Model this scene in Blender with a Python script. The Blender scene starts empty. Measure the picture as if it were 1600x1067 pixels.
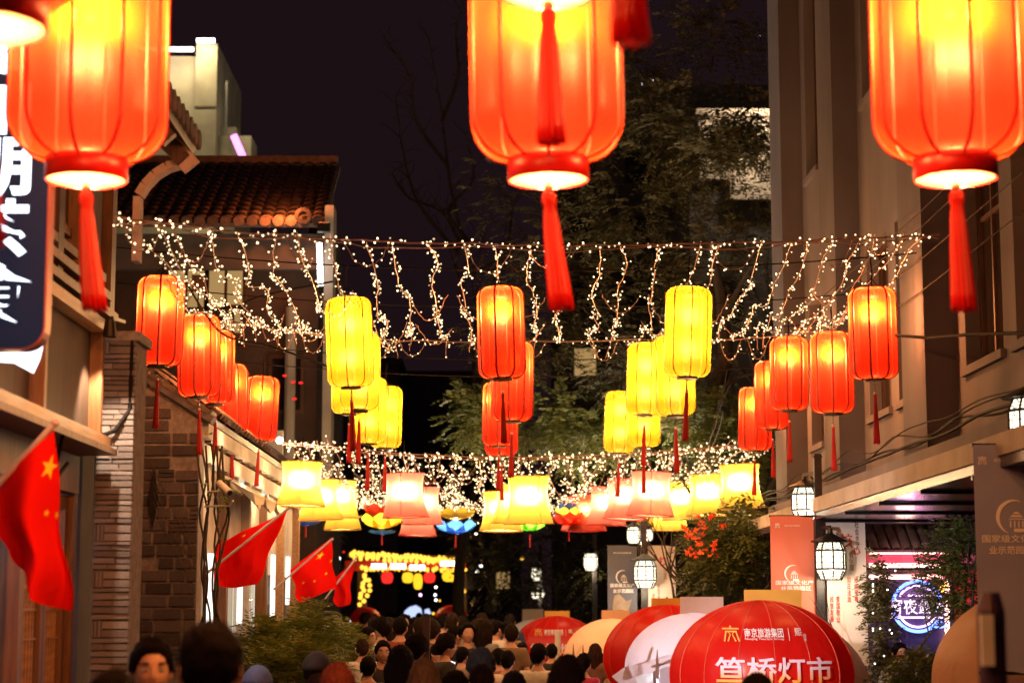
import bpy, bmesh, math, random
from mathutils import Vector, Matrix, noise
R = math.radians
PI = math.pi
rnd = random.Random(7)
sc = bpy.context.scene
col = sc.collection

# ------------------------------------------------------------------ camera, night sky, moon, exposure
CAMZ, FPX, PITCH, YAW = 1.78, 3000.0, R(7.94), R(0.477)
cam_d = bpy.data.cameras.new('camera')
cam = bpy.data.objects.new('camera', cam_d)
col.objects.link(cam)
cam.location = (0, 0, CAMZ)
cam.rotation_euler = (R(90) + PITCH, 0, -YAW)
cam_d.sensor_width = 36
cam_d.lens = FPX / 1600 * 36
cam_d.clip_start = 0.1
cam_d.clip_end = 2000
cam_d.dof.use_dof = True
cam_d.dof.focus_distance = 17.2
cam_d.dof.aperture_fstop = 2.4
sc.camera = cam

world = bpy.data.worlds.new('World')
sc.world = world
world.use_nodes = True
nt = world.node_tree
nt.nodes.clear()
wo = nt.nodes.new('ShaderNodeOutputWorld')
bg = nt.nodes.new('ShaderNodeBackground')
sky = nt.nodes.new('ShaderNodeTexSky')
sky.sky_type = 'NISHITA'
sky.sun_disc = False
sky.sun_elevation = R(-4)
sky.sun_rotation = R(200)
tint = nt.nodes.new('ShaderNodeMix')
tint.data_type = 'RGBA'
tint.blend_type = 'MIX'
tint.inputs['Factor'].default_value = 0.9
tint.inputs['B'].default_value = (0.080, 0.037, 0.050, 1)     # city glow on a hazy night sky
nt.links.new(sky.outputs['Color'], tint.inputs['A'])
nt.links.new(tint.outputs['Result'], bg.inputs['Color'])
bg.inputs['Strength'].default_value = 0.15
nt.links.new(bg.outputs['Background'], wo.inputs['Surface'])

sun_d = bpy.data.lights.new('moon_light', 'SUN')
sun_d.energy = 0.004
sun_d.angle = R(0.5)
sun_d.color = (1.0, 0.93, 0.86)
sun = bpy.data.objects.new('moon_light', sun_d)
col.objects.link(sun)
sun.rotation_euler = (R(50), 0, R(200))

sc.view_settings.view_transform = 'Standard'
sc.view_settings.look = 'None'
sc.view_settings.exposure = 0.0
sc.view_settings.gamma = 1.0
sc.view_settings.use_curve_mapping = False
sc.render.engine = 'CYCLES'
cy = sc.cycles
cy.use_denoising = True
cy.max_bounces = 7
cy.diffuse_bounces = 3
cy.glossy_bounces = 3
cy.transmission_bounces = 4
cy.transparent_max_bounces = 10
cy.sample_clamp_indirect = 2.5
cy.sample_clamp_direct = 0
cy.caustics_reflective = False
cy.caustics_refractive = False
cy.use_light_tree = True


def A(px, py, Y):
    """The point at distance Y down the street seen at photo pixel (px, py)."""
    F = Vector((math.sin(YAW) * math.cos(PITCH), math.cos(YAW) * math.cos(PITCH), math.sin(PITCH)))
    Rt = Vector((math.cos(YAW), -math.sin(YAW), 0))
    U = Rt.cross(F)
    d = F * FPX + Rt * (px - 800) + U * (533.5 - py)
    return Vector((0, 0, CAMZ)) + d * (Y / d.y)


def U(a, b):
    return rnd.uniform(a, b)


# ------------------------------------------------------------------ mesh builder
class MB:
    def __init__(self):
        self.v, self.f, self.m, self.mi = [], [], [], 0

    def add(self, vs, fs):
        o = len(self.v)
        self.v += [tuple(p) for p in vs]
        for f in fs:
            self.f.append(tuple(i + o for i in f))
            self.m.append(self.mi)
        return self

    def box(self, c, s, rot=None, taper=1.0):
        hx, hy, hz = s[0] / 2, s[1] / 2, s[2] / 2
        vs = [(-hx, -hy, -hz), (hx, -hy, -hz), (hx, hy, -hz), (-hx, hy, -hz),
              (-hx * taper, -hy * taper, hz), (hx * taper, -hy * taper, hz), (hx * taper, hy * taper, hz), (-hx * taper, hy * taper, hz)]
        vs = [Vector(p) for p in vs]
        if rot is not None:
            vs = [rot @ p for p in vs]
        c = Vector(c)
        return self.add([p + c for p in vs],
                        [(0, 3, 2, 1), (4, 5, 6, 7), (0, 1, 5, 4), (1, 2, 6, 5), (2, 3, 7, 6), (3, 0, 4, 7)])

    def bb(self, x0, x1, y0, y1, z0, z1):
        return self.box(((x0 + x1) / 2, (y0 + y1) / 2, (z0 + z1) / 2), (abs(x1 - x0), abs(y1 - y0), abs(z1 - z0)))

    def beam(self, a, b, w, h, up=(0, 0, 1)):
        a, b = Vector(a), Vector(b)
        d = b - a
        L = d.length
        y = d.normalized()
        up = Vector(up)
        if abs(y.dot(up)) > .98:
            up = Vector((1, 0, 0))
        x = y.cross(up).normalized()
        z = x.cross(y)
        m = Matrix((x, y, z)).transposed()
        return self.box((a + b) / 2, (w, L, h), m)

    def tube(self, pts, r, n=6, cap=True):
        pts = [Vector(p) for p in pts]
        k = len(pts)
        rs = r if isinstance(r, (list, tuple)) else [r] * k
        vs, fs = [], []
        ref = None
        for i in range(k):
            d = (pts[min(i + 1, k - 1)] - pts[max(i - 1, 0)])
            if d.length < 1e-9:
                d = Vector((0, 0, 1))
            d.normalize()
            if ref is None:
                ref = Vector((1, 0, 0)) if abs(d.x) < .9 else Vector((0, 1, 0))
            x = (ref - d * ref.dot(d))
            if x.length < 1e-6:
                x = d.orthogonal()
            x.normalize()
            ref = x
            y = d.cross(x)
            for j in range(n):
                a = 2 * PI * j / n
                vs.append(pts[i] + (x * math.cos(a) + y * math.sin(a)) * rs[i])
        for i in range(k - 1):
            for j in range(n):
                j2 = (j + 1) % n
                fs.append((i * n + j, i * n + j2, (i + 1) * n + j2, (i + 1) * n + j))
        if cap:
            fs.append(tuple(range(n - 1, -1, -1)))
            fs.append(tuple((k - 1) * n + j for j in range(n)))
        return self.add(vs, fs)

    def lathe(self, prof, n=32, c=(0, 0, 0), cap0=False, cap1=False, mod=None):
        vs, fs = [], []
        k = len(prof)
        for (r, z) in prof:
            for j in range(n):
                a = 2 * PI * j / n
                rr = r * (mod(a) if mod else 1)
                vs.append((c[0] + rr * math.cos(a), c[1] + rr * math.sin(a), c[2] + z))
        for i in range(k - 1):
            for j in range(n):
                j2 = (j + 1) % n
                fs.append((i * n + j, i * n + j2, (i + 1) * n + j2, (i + 1) * n + j))
        if cap0:
            fs.append(tuple(range(n - 1, -1, -1)))
        if cap1:
            fs.append(tuple((k - 1) * n + j for j in range(n)))
        return self.add(vs, fs)

    def ball(self, c, r, n=10, m=6):
        rx, ry, rz = r if isinstance(r, (list, tuple)) else (r, r, r)
        vs = [(c[0], c[1], c[2] - rz)]
        for i in range(1, m):
            t = PI * i / m - PI / 2
            for j in range(n):
                a = 2 * PI * j / n
                vs.append((c[0] + rx * math.cos(t) * math.cos(a), c[1] + ry * math.cos(t) * math.sin(a), c[2] + rz * math.sin(t)))
        vs.append((c[0], c[1], c[2] + rz))
        fs = []
        for j in range(n):
            fs.append((0, 1 + (j + 1) % n, 1 + j))
        for i in range(m - 2):
            for j in range(n):
                j2 = (j + 1) % n
                fs.append((1 + i * n + j, 1 + i * n + j2, 1 + (i + 1) * n + j2, 1 + (i + 1) * n + j))
        t = len(vs) - 1
        for j in range(n):
            fs.append((t, 1 + (m - 2) * n + j, 1 + (m - 2) * n + (j + 1) % n))
        return self.add(vs, fs)

    def quad(self, a, b, c, d):
        return self.add([a, b, c, d], [(0, 1, 2, 3)])

    def prism(self, poly, d, origin=(0, 0, 0), ax=(1, 0, 0), ay=(0, 0, 1)):
        """poly in the plane ax/ay, thickness d along ax x ay (towards the front)."""
        ax, ay, o = Vector(ax), Vector(ay), Vector(origin)
        n = ax.cross(ay).normalized()
        k = len(poly)
        vs = [o + ax * p[0] + ay * p[1] for p in poly] + [o + ax * p[0] + ay * p[1] + n * d for p in poly]
        fs = [tuple(range(k - 1, -1, -1)), tuple(range(k, 2 * k))]
        for i in range(k):
            j = (i + 1) % k
            fs.append((i, j, k + j, k + i))
        return self.add(vs, fs)

    def grid(self, fn, nu, nv, closed=False):
        vs = [fn(i / nu, j / nv) for i in range(nu + 1) for j in range(nv + 1)]
        fs = []
        for i in range(nu):
            for j in range(nv):
                a = i * (nv + 1) + j
                fs.append((a, a + nv + 1, a + nv + 2, a + 1))
        return self.add(vs, fs)

    def shift(self, fn):
        self.v = [tuple(fn(Vector(p))) for p in self.v]
        return self

    def mesh(self, name, mats, smooth=False, off=None):
        me = bpy.data.meshes.new(name)
        vs = self.v if off is None else [(p[0] - off[0], p[1] - off[1], p[2] - off[2]) for p in self.v]
        me.from_pydata(vs, [], self.f)
        for m in (mats if isinstance(mats, (list, tuple)) else [mats]):
            me.materials.append(m)
        if any(self.m):
            me.polygons.foreach_set('material_index', self.m)
        if smooth:
            me.polygons.foreach_set('use_smooth', [True] * len(me.polygons))
            if smooth != 'all':
                try:
                    me.set_sharp_from_angle(angle=R(smooth if smooth is not True and smooth > 1 else 40))
                except Exception:
                    pass
        me.update()
        return me


def chain(o):
    p = Vector((0, 0, 0))
    while o is not None:
        p += o.location
        o = o.parent
    return p


def obj(name, mb, mat, parent=None, smooth=False, local=False):
    off = None
    if parent is not None and not local:
        off = chain(parent)
    me = mb.mesh(name, mat, smooth, off)
    o = bpy.data.objects.new(name, me)
    col.objects.link(o)
    o.parent = parent
    return o


def piece(name, me, parent, loc=(0, 0, 0), rot=(0, 0, 0), scale=(1, 1, 1), world=False):
    """an instance (own object, shared mesh) under its thing"""
    o = bpy.data.objects.new(name, me)
    col.objects.link(o)
    o.parent = parent
    loc = Vector(loc)
    if world and parent is not None:
        loc = loc - chain(parent)
    o.location = loc
    o.rotation_euler = rot
    o.scale = scale
    return o


def tag(o, label=None, cat=None, group=None, kind=None):
    if label:
        o['label'] = label
    if cat:
        o['category'] = cat
    if group:
        o['group'] = group
    if kind:
        o['kind'] = kind
    return o


def thing(name, label, cat, loc=(0, 0, 0), group=None, rot=(0, 0, 0)):
    o = bpy.data.objects.new(name, None)
    o.empty_display_size = .2
    col.objects.link(o)
    o.location = loc
    o.rotation_euler = rot
    return tag(o, label, cat, group)


def struct(name, mb, mat, smooth=False):
    return tag(obj(name, mb, mat, None, smooth), kind='structure')


def copy_tree(o, parent=None, kids=None):
    c = o.copy()
    col.objects.link(c)
    c.parent = parent
    for ch in o.children:
        copy_tree(ch, c)
    return c


def lamp(parent, loc, power, color, radius=.03, kind='POINT', world=False, rot=None, spot=60, share=None, blend=.6):
    d = share
    if d is None:
        d = bpy.data.lights.new('lamp_light', kind)
        d.energy = power
        d.color = color
        if kind == 'AREA':
            d.size = radius
        else:
            d.shadow_soft_size = radius
        if kind == 'SPOT':
            d.spot_size = R(spot)
            d.spot_blend = blend
    o = bpy.data.objects.new('lamp_light', d)
    col.objects.link(o)
    o.parent = parent
    loc = Vector(loc)
    if world and parent is not None:
        loc = loc - chain(parent)
    o.location = loc
    if rot:
        o.rotation_euler = rot
    return o


# ------------------------------------------------------------------ materials
def nodes(name):
    m = bpy.data.materials.new(name)
    m.use_nodes = True
    t = m.node_tree
    t.nodes.clear()
    out = t.nodes.new('ShaderNodeOutputMaterial')
    return m, t, out


def coords(t, sx=1, sy=1, sz=1):
    tc = t.nodes.new('ShaderNodeTexCoord')
    mp = t.nodes.new('ShaderNodeMapping')
    mp.inputs['Scale'].default_value = (sx, sy, sz)
    t.links.new(tc.outputs['Object'], mp.inputs['Vector'])
    return mp.outputs['Vector']


def mk(name, c1, c2=None, scale=6, rough=.7, bump=.2, metal=0, stretch=(1, 1, 1), detail=6, rand=0.0, spec=.5, bdist=.01, emit=None):
    m, t, out = nodes(name)
    p = t.nodes.new('ShaderNodeBsdfPrincipled')
    t.links.new(p.outputs[0], out.inputs['Surface'])
    p.inputs['Roughness'].default_value = rough
    p.inputs['Metallic'].default_value = metal
    p.inputs['Specular IOR Level'].default_value = spec
    if emit:                                 # faint own glow put in to hold the face colour
        p.inputs['Emission Color'].default_value = (*emit, 1)
        p.inputs['Emission Strength'].default_value = 1
    c2 = c2 or tuple(x * .6 for x in c1)
    v = coords(t, *stretch)
    n = t.nodes.new('ShaderNodeTexNoise')
    n.inputs['Scale'].default_value = scale
    n.inputs['Detail'].default_value = detail
    t.links.new(v, n.inputs['Vector'])
    rp = t.nodes.new('ShaderNodeValToRGB')
    rp.color_ramp.elements[0].position = .33
    rp.color_ramp.elements[1].position = .68
    rp.color_ramp.elements[0].color = (*c2, 1)
    rp.color_ramp.elements[1].color = (*c1, 1)
    t.links.new(n.outputs['Fac'], rp.inputs['Fac'])
    src = rp.outputs['Color']
    if rand:
        oi = t.nodes.new('ShaderNodeObjectInfo')
        mr = t.nodes.new('ShaderNodeMapRange')
        mr.inputs['To Min'].default_value = 1 - rand
        mr.inputs['To Max'].default_value = 1 + rand
        t.links.new(oi.outputs['Random'], mr.inputs['Value'])
        hs = t.nodes.new('ShaderNodeHueSaturation')
        t.links.new(mr.outputs[0], hs.inputs['Value'])
        t.links.new(src, hs.inputs['Color'])
        src = hs.outputs['Color']
    t.links.new(src, p.inputs['Base Color'])
    if bump:
        b = t.nodes.new('ShaderNodeBump')
        b.inputs['Strength'].default_value = bump
        b.inputs['Distance'].default_value = bdist
        n2 = t.nodes.new('ShaderNodeTexNoise')
        n2.inputs['Scale'].default_value = scale * 4
        n2.inputs['Detail'].default_value = 4
        t.links.new(v, n2.inputs['Vector'])
        t.links.new(n2.outputs['Fac'], b.inputs['Height'])
        t.links.new(b.outputs[0], p.inputs['Normal'])
    return m


def glow(name, c, strength, sample=True):
    m, t, out = nodes(name)
    e = t.nodes.new('ShaderNodeEmission')
    e.inputs['Color'].default_value = (*c, 1)
    e.inputs['Strength'].default_value = strength
    t.links.new(e.outputs[0], out.inputs['Surface'])
    if not sample:
        m.cycles.emission_sampling = 'NONE'
    return m


def fabric(name, tc, dc, leak=.12, leakc=(1, .5, .3), weave=120, gloss=.06, dmix=.22, dye=1.0, fwd=0.0, fc=(1, .1, .01), wr=0.0):
    """thin lantern cloth: passes the light of the bulb inside, reflects a little, leaks a little through the weave"""
    m, t, out = nodes(name)
    tc = tuple(x * dye for x in tc)
    tr = t.nodes.new('ShaderNodeBsdfTranslucent')
    df = t.nodes.new('ShaderNodeBsdfDiffuse')
    gl = t.nodes.new('ShaderNodeBsdfGlossy')
    gl.inputs['Roughness'].default_value = .35
    gl.inputs['Color'].default_value = (1, .95, .9, 1)
    tp = t.nodes.new('ShaderNodeBsdfTransparent')
    tp.inputs['Color'].default_value = (*leakc, 1)
    v = coords(t)
    n = t.nodes.new('ShaderNodeTexNoise')
    n.inputs['Scale'].default_value = weave
    t.links.new(v, n.inputs['Vector'])
    mr = t.nodes.new('ShaderNodeMapRange')
    mr.inputs['To Min'].default_value = .86
    mr.inputs['To Max'].default_value = 1.1
    t.links.new(n.outputs['Fac'], mr.inputs['Value'])
    hs = t.nodes.new('ShaderNodeHueSaturation')
    hs.inputs['Color'].default_value = (*tc, 1)
    t.links.new(mr.outputs[0], hs.inputs['Value'])
    t.links.new(hs.outputs[0], tr.inputs['Color'])
    df.inputs['Color'].default_value = (*dc, 1)
    m1 = t.nodes.new('ShaderNodeMixShader')
    m1.inputs[0].default_value = dmix
    t.links.new(tr.outputs[0], m1.inputs[1])
    t.links.new(df.outputs[0], m1.inputs[2])
    body = m1
    if fwd:                                  # cloth scatters forward: brightest in front of the bulb
        rf = t.nodes.new('ShaderNodeBsdfRefraction')
        rf.inputs['IOR'].default_value = 1.6
        rf.inputs['Roughness'].default_value = .85
        rf.inputs['Color'].default_value = (*(x * dye for x in fc), 1)
        mf = t.nodes.new('ShaderNodeMixShader')
        mf.inputs[0].default_value = fwd
        t.links.new(m1.outputs[0], mf.inputs[1])
        t.links.new(rf.outputs[0], mf.inputs[2])
        body = mf
    if wr:                                   # creases
        bn = t.nodes.new('ShaderNodeBump')
        bn.inputs['Strength'].default_value = wr
        bn.inputs['Distance'].default_value = .03
        nz = t.nodes.new('ShaderNodeTexNoise')
        nz.inputs['Scale'].default_value = 5
        nz.inputs['Detail'].default_value = 3
        nz.inputs['Distortion'].default_value = 1.2
        t.links.new(v, nz.inputs['Vector'])
        t.links.new(nz.outputs['Fac'], bn.inputs['Height'])
        t.links.new(bn.outputs[0], df.inputs['Normal'])
        t.links.new(bn.outputs[0], tr.inputs['Normal'])
    m2 = t.nodes.new('ShaderNodeMixShader')
    m2.inputs[0].default_value = gloss
    t.links.new(body.outputs[0], m2.inputs[1])
    t.links.new(gl.outputs[0], m2.inputs[2])
    m3 = t.nodes.new('ShaderNodeMixShader')
    m3.inputs[0].default_value = leak
    t.links.new(m2.outputs[0], m3.inputs[1])
    t.links.new(tp.outputs[0], m3.inputs[2])
    t.links.new(m3.outputs[0], out.inputs['Surface'])
    return m


def glassy(name, c, rough=.05, trans=.0):
    m, t, out = nodes(name)
    p = t.nodes.new('ShaderNodeBsdfPrincipled')
    p.inputs['Base Color'].default_value = (*c, 1)
    p.inputs['Roughness'].default_value = rough
    p.inputs['Specular IOR Level'].default_value = .6
    v = coords(t)
    n = t.nodes.new('ShaderNodeTexNoise')
    n.inputs['Scale'].default_value = 3
    t.links.new(v, n.inputs['Vector'])
    b = t.nodes.new('ShaderNodeBump')
    b.inputs['Strength'].default_value = .05
    t.links.new(n.outputs['Fac'], b.inputs['Height'])
    t.links.new(b.outputs[0], p.inputs['Normal'])
    if trans:
        tp = t.nodes.new('ShaderNodeBsdfTransparent')
        mx = t.nodes.new('ShaderNodeMixShader')
        mx.inputs[0].default_value = trans
        t.links.new(p.outputs[0], mx.inputs[1])
        t.links.new(tp.outputs[0], mx.inputs[2])
        t.links.new(mx.outputs[0], out.inputs['Surface'])
    else:
        t.links.new(p.outputs[0], out.inputs['Surface'])
    return m


def leafmat(name, c1, c2):
    m, t, out = nodes(name)
    g = t.nodes.new('ShaderNodeNewGeometry')
    mixc = t.nodes.new('ShaderNodeMix')
    mixc.data_type = 'RGBA'
    mixc.inputs['A'].default_value = (*c1, 1)
    mixc.inputs['B'].default_value = (*c2, 1)
    t.links.new(g.outputs['Random Per Island'], mixc.inputs['Factor'])
    p = t.nodes.new('ShaderNodeBsdfPrincipled')
    p.inputs['Roughness'].default_value = .5
    t.links.new(mixc.outputs['Result'], p.inputs['Base Color'])
    tr = t.nodes.new('ShaderNodeBsdfTranslucent')
    t.links.new(mixc.outputs['Result'], tr.inputs['Color'])
    mx = t.nodes.new('ShaderNodeMixShader')
    mx.inputs[0].default_value = .3
    t.links.new(p.outputs[0], mx.inputs[1])
    t.links.new(tr.outputs[0], mx.inputs[2])
    t.links.new(mx.outputs[0], out.inputs['Surface'])
    return m


M = {}
M['asphalt'] = mk('street_paving', (.06, .055, .05), (.035, .03, .03), 4, .6, .4)
M['red_fab'] = fabric('red_lantern_cloth', (1.0, .024, .006), (.55, .03, .02), .26, (1, .50, .30), gloss=.012, dmix=.05, fwd=.20, fc=(1, .125, .004), dye=.145)
M['yel_fab'] = fabric('yellow_lantern_cloth', (1.0, .50, .012), (.75, .45, .03), .26, (1, .78, .45), gloss=.012, dmix=.05, fwd=.14, fc=(1, .66, .05), dye=.105)
M['big_fab'] = fabric('big_red_lantern_cloth', (1.0, .030, .010), (.6, .04, .02), .26, (1, .50, .30), gloss=.012, dmix=.05, fwd=.24, fc=(1, .14, .004), dye=.115)
M['shade_yel'] = fabric('yellow_shade_cloth', (1.0, .58, .06), (.8, .6, .15), .25, (1, .8, .5), gloss=.012, dmix=.08, fwd=.36, fc=(1, .80, .40), dye=.26)
M['shade_pink'] = fabric('pink_shade_cloth', (1.0, .22, .14), (.75, .3, .25), .25, (1, .65, .5), gloss=.012, dmix=.08, fwd=.36, fc=(1, .6, .46), dye=.25)
M['shade_org'] = fabric('orange_shade_cloth', (1.0, .10, .04), (.7, .1, .05), .25, (1, .4, .2), gloss=.012, dmix=.08, fwd=.40, fc=(1, .2, .08), dye=.22)
M['cream_disc'] = fabric('cream_paper', (1.0, .62, .36), (.7, .5, .35), .25, (1, .8, .6))
M['petal_blue'] = fabric('blue_petal_cloth', (.09, .32, 1.0), (.1, .25, .7), .05, (.5, .7, 1))
M['petal_yel'] = fabric('yellow_petal_cloth', (1.0, .68, .03), (.8, .55, .05), .05, (1, .8, .4))
M['petal_red'] = fabric('red_petal_cloth', (1.0, .06, .02), (.6, .05, .03), .05, (1, .4, .2))
M['petal_green'] = fabric('green_petal_cloth', (.30, 1.0, .06), (.3, .7, .1), .05, (.7, 1, .4))
M['rib_red'] = mk('red_lantern_rib', (.30, .008, .006), None, 20, .5, .1)
M['rib_yel'] = mk('ochre_lantern_rib', (.30, .14, .02), None, 20, .5, .1)
M['collar'] = mk('red_lantern_collar', (.72, .010, .007), (.6, .008, .006), 30, .35, .1)
M['black'] = mk('black_lacquer', (.012, .011, .012), None, 10, .3, .05)
M['dark_metal'] = mk('dark_metal', (.03, .027, .027), None, 14, .45, .15, .6)
M['tassel'] = mk('red_tassel_thread', (.55, .010, .008), (.38, .006, .005), 60, .7, .5, 0, (1, 1, .06))
M['bead'] = mk('pale_bead', (.8, .55, .5), (.7, .45, .4), 10, .25, 0)
M['bulb'] = glow('warm_bulb', (1, .7, .35), 2.5, False)
M['fairy'] = glow('fairy_bulb', (1.0, .70, .36), 5, False)
def twinkle(m, lo, hi):
    """bulbs of uneven brightness, one value for each"""
    t = m.node_tree
    e = [n for n in t.nodes if n.type == 'EMISSION'][0]
    g = t.nodes.new('ShaderNodeNewGeometry')
    r = t.nodes.new('ShaderNodeMapRange')
    r.inputs['To Min'].default_value = lo
    r.inputs['To Max'].default_value = hi
    t.links.new(g.outputs['Random Per Island'], r.inputs['Value'])
    t.links.new(r.outputs[0], e.inputs['Strength'])


twinkle(M['fairy'], .5, 6)
M['wire'] = mk('copper_wire', (.55, .30, .22), None, 30, .4, 0, .4)
M['cable'] = mk('black_cable', (.012, .010, .011), None, 30, .7, 0, spec=.08)
M['wood_dk'] = mk('dark_timber', (.075, .030, .016), (.035, .014, .008), 5, .5, .3, 0, (6, 6, .6))
M['wood'] = mk('brown_timber', (.22, .095, .04), (.11, .045, .02), 5, .5, .3, 0, (6, 6, .6))
M['wood_lt'] = mk('honey_timber', (.42, .21, .09), (.25, .12, .05), 5, .45, .3, 0, (6, .6, 6))
M['panel'] = mk('bronze_panel', (.052, .028, .018), (.03, .017, .011), 3, .7, .15, 0, (1, 4, .5))
M['quoin'] = mk('pale_slate_brick', (.36, .32, .34), (.15, .125, .135), 14, .85, .8, 0, (1, 1, 3), 8, .35)
M['brick'] = mk('grey_brick', (.105, .085, .10), (.055, .043, .05), 12, .9, .8, 0, (1, 1, 1), 8, .5)
M['mortar'] = mk('mortar', (.27, .225, .235), (.16, .13, .135), 16, .95, .8)
M['trim_pinklit'] = mk('pinklit_trim', (.62, .45, .43), (.45, .32, .30), 8, .8, .3)  # white trim, the pink of the light put into its colour
M['tile'] = mk('clay_roof_tile', (.12, .07, .06), (.06, .035, .03), 14, .6, .4, 0, (1, 1, 1), 6, .4)
M['wall_w'] = mk('whitewash', (.55, .47, .40), (.38, .31, .26), 3, .85, .3)
M['wall_dk'] = mk('dark_plaster', (.12, .10, .10), (.07, .06, .06), 2, .9, .3)
M['concrete'] = mk('concrete', (.38, .35, .31), (.28, .25, .22), 1.5, .85, .3)
M['render_a'] = mk('stucco_pilaster', (.115, .105, .132), (.074, .068, .086), 1.6, .9, .3, 0, (1, 1, .35), 8)
M['render_b'] = mk('stucco_wall', (.168, .150, .172), (.104, .094, .110), 1.4, .9, .3, 0, (1, 1, .35), 8)
M['soffit'] = mk('dark_glossy_soffit', (.10, .065, .085), (.06, .04, .055), 1, .22, .05)
M['glass_dk'] = glassy('dark_window_glass', (.018, .012, .012), .08)
M['glass'] = glassy('shop_glass', (.03, .03, .035), .04, .75)
M['purple'] = mk('purple_curtain', (.14, .05, .13), (.09, .03, .09), 9, .9, .3, 0, (9, 9, .4))
M['red_cloth'] = fabric('flag_cloth', (.85, .012, .008), (.85, .014, .010), 0, (1, .2, .1), 300, .0, .62, wr=.35)
M['star'] = mk('yellow_star_cloth', (.9, .62, .02), (.85, .55, .02), 30, .8, 0)
M['pole_w'] = mk('pale_pole', (.55, .42, .48), (.42, .32, .36), 10, .4, .1)
M['tent_red'] = fabric('tent_red_cloth', (.75, .008, .006), (.72, .012, .008), 0, (1, .2, .1), 90, .03, .6, wr=.5)
M['tent_lil'] = fabric('tent_white_cloth', (.55, .44, .46), (.52, .42, .45), 0, (1, 1, 1), 90, .03, .6, wr=.5)
M['tent_cream'] = fabric('tent_cream_cloth', (.85, .52, .32), (.80, .52, .36), 0, (1, 1, 1), 90, .03, .6, wr=.5)
M['tent_grey'] = fabric('tent_grey_cloth', (.5, .42, .36), (.42, .34, .29), 0, (1, 1, 1), 90, .03, .6, wr=.5)
M['seam'] = mk('tent_seam', (.75, .10, .05), None, 30, .7, 0)
M['gold_board'] = mk('ochre_board', (.62, .33, .035), (.52, .26, .03), 5, .6, .05)
M['lilac_board'] = mk('pale_board', (.62, .50, .55), (.55, .44, .48), 5, .6, .05)
M['white_print'] = mk('white_print', (.8, .76, .76), (.75, .7, .7), 20, .7, 0)
M['gold_print'] = mk('gold_print', (.75, .42, .10), (.65, .35, .08), 20, .6, 0)
M['red_print'] = mk('red_print', (.62, .03, .02), (.5, .03, .02), 20, .7, 0)
M['brown_print'] = mk('brown_print', (.25, .12, .09), None, 20, .7, 0)
M['ban_red'] = mk('coral_banner', (.70, .20, .12), (.60, .15, .09), 2, .75, .05)
M['ban_white'] = mk('cream_banner', (.74, .62, .55), (.66, .54, .47), 2, .75, .05)
M['ban_blue'] = mk('slate_banner', (.11, .12, .16), (.08, .085, .12), 2, .75, .05)
M['ban_mauve'] = mk('mauve_banner', (.27, .31, .50), (.22, .25, .41), 2, .85, .05, spec=.1)
M['ban_tan'] = mk('tan_wave_print', (.38, .30, .24), None, 8, .75, 0)
M['sign_navy'] = mk('navy_sign_face', (.003, .006, .016), (.002, .005, .013), 4, .6, .05, spec=.1, emit=(.003, .010, .028))
M['sign_rim'] = mk('sign_rim', (.28, .07, .07), (.22, .05, .05), 8, .4, .05)
M['char_glow'] = glow('lit_sign_lettering', (.82, .90, 1.0), 4)
M['white_glow'] = glow('white_tube_light', (1, .93, .85), 7)
M['cool_glow'] = glow('cool_white_light', (.78, .85, 1.0), 5)
M['box_glow'] = glow('white_light_box', (.85, .85, 1.0), 3)
M['lampglass'] = glow('lamp_milk_glass', (1, .88, .62), 3.2)
M['win_warm'] = glow('lit_room_window', (1, .60, .22), .42)
M['win_dim'] = glow('dim_lit_window', (1, .62, .30), .10)
M['reflection_cool'] = glow('cool_reflection_glow', (.55, .66, 1), .45)
M['win_shop'] = glow('lit_shop_window', (1, .80, .55), .8)
M['strip_glow'] = glow('window_strip_light', (1, .9, .78), 1.8)
M['pink_neon'] = glow('pink_neon', (1, .25, .85), 3)
M['peach_neon'] = glow('peach_neon', (1, .50, .42), 5)
M['blue_neon'] = glow('blue_neon', (.12, .22, 1), 5)
M['violet_neon'] = glow('violet_neon', (.95, .55, 1), 3.6)
M['letter_neon'] = glow('letter_neon', (1, .72, 1), 2.0)
M['yellow_neon'] = glow('yellow_neon', (1, .55, .08), 4)
M['gold_glow'] = glow('golden_lamp', (1, .52, .05), 2.2)
M['far_yel'] = glow('yellow_lantern_far', (1, .55, .02), 1.5)
M['far_red'] = glow('red_lantern_far', (1, .03, .02), 1.2)
M['screen'] = glow('led_screen', (.55, .66, 1.0), 1.2)
M['phone'] = glow('phone_screen', (.85, .9, 1.0), 1.6)
M['orange_flood'] = glow('orange_flood_lens', (1, .2, .05), 8)
M['leaf_dk'] = leafmat('dark_tree_leaf', (.040, .042, .012), (.11, .085, .028))
M['leaf'] = leafmat('tree_leaf', (.05, .075, .016), (.13, .14, .03))
M['leaf_lt'] = leafmat('bright_shrub_leaf', (.06, .105, .012), (.19, .20, .03))
M['flower_red'] = leafmat('red_blossom', (.75, .05, .02), (.8, .16, .04))
M['bark'] = mk('bark', (.05, .035, .025), (.025, .017, .012), 10, .9, .8, 0, (1, 1, .3))
M['awning_cl'] = mk('awning_canvas', (.62, .54, .44), (.5, .42, .33), 6, .9, .4)
M['magenta'] = mk('magenta_wall', (.55, .08, .16), (.45, .06, .12), 4, .7, .1)
M['indigo'] = mk('indigo_wall', (.06, .04, .12), (.04, .03, .09), 4, .6, .1)
M['steel'] = mk('brushed_steel', (.5, .5, .52), (.4, .4, .42), 10, .3, .1, .7)
M['white_plastic'] = mk('white_plastic', (.7, .68, .66), (.6, .58, .56), 10, .4, .05)
M['post'] = mk('indigo_post', (.035, .022, .06), None, 10, .4, .05)

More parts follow.
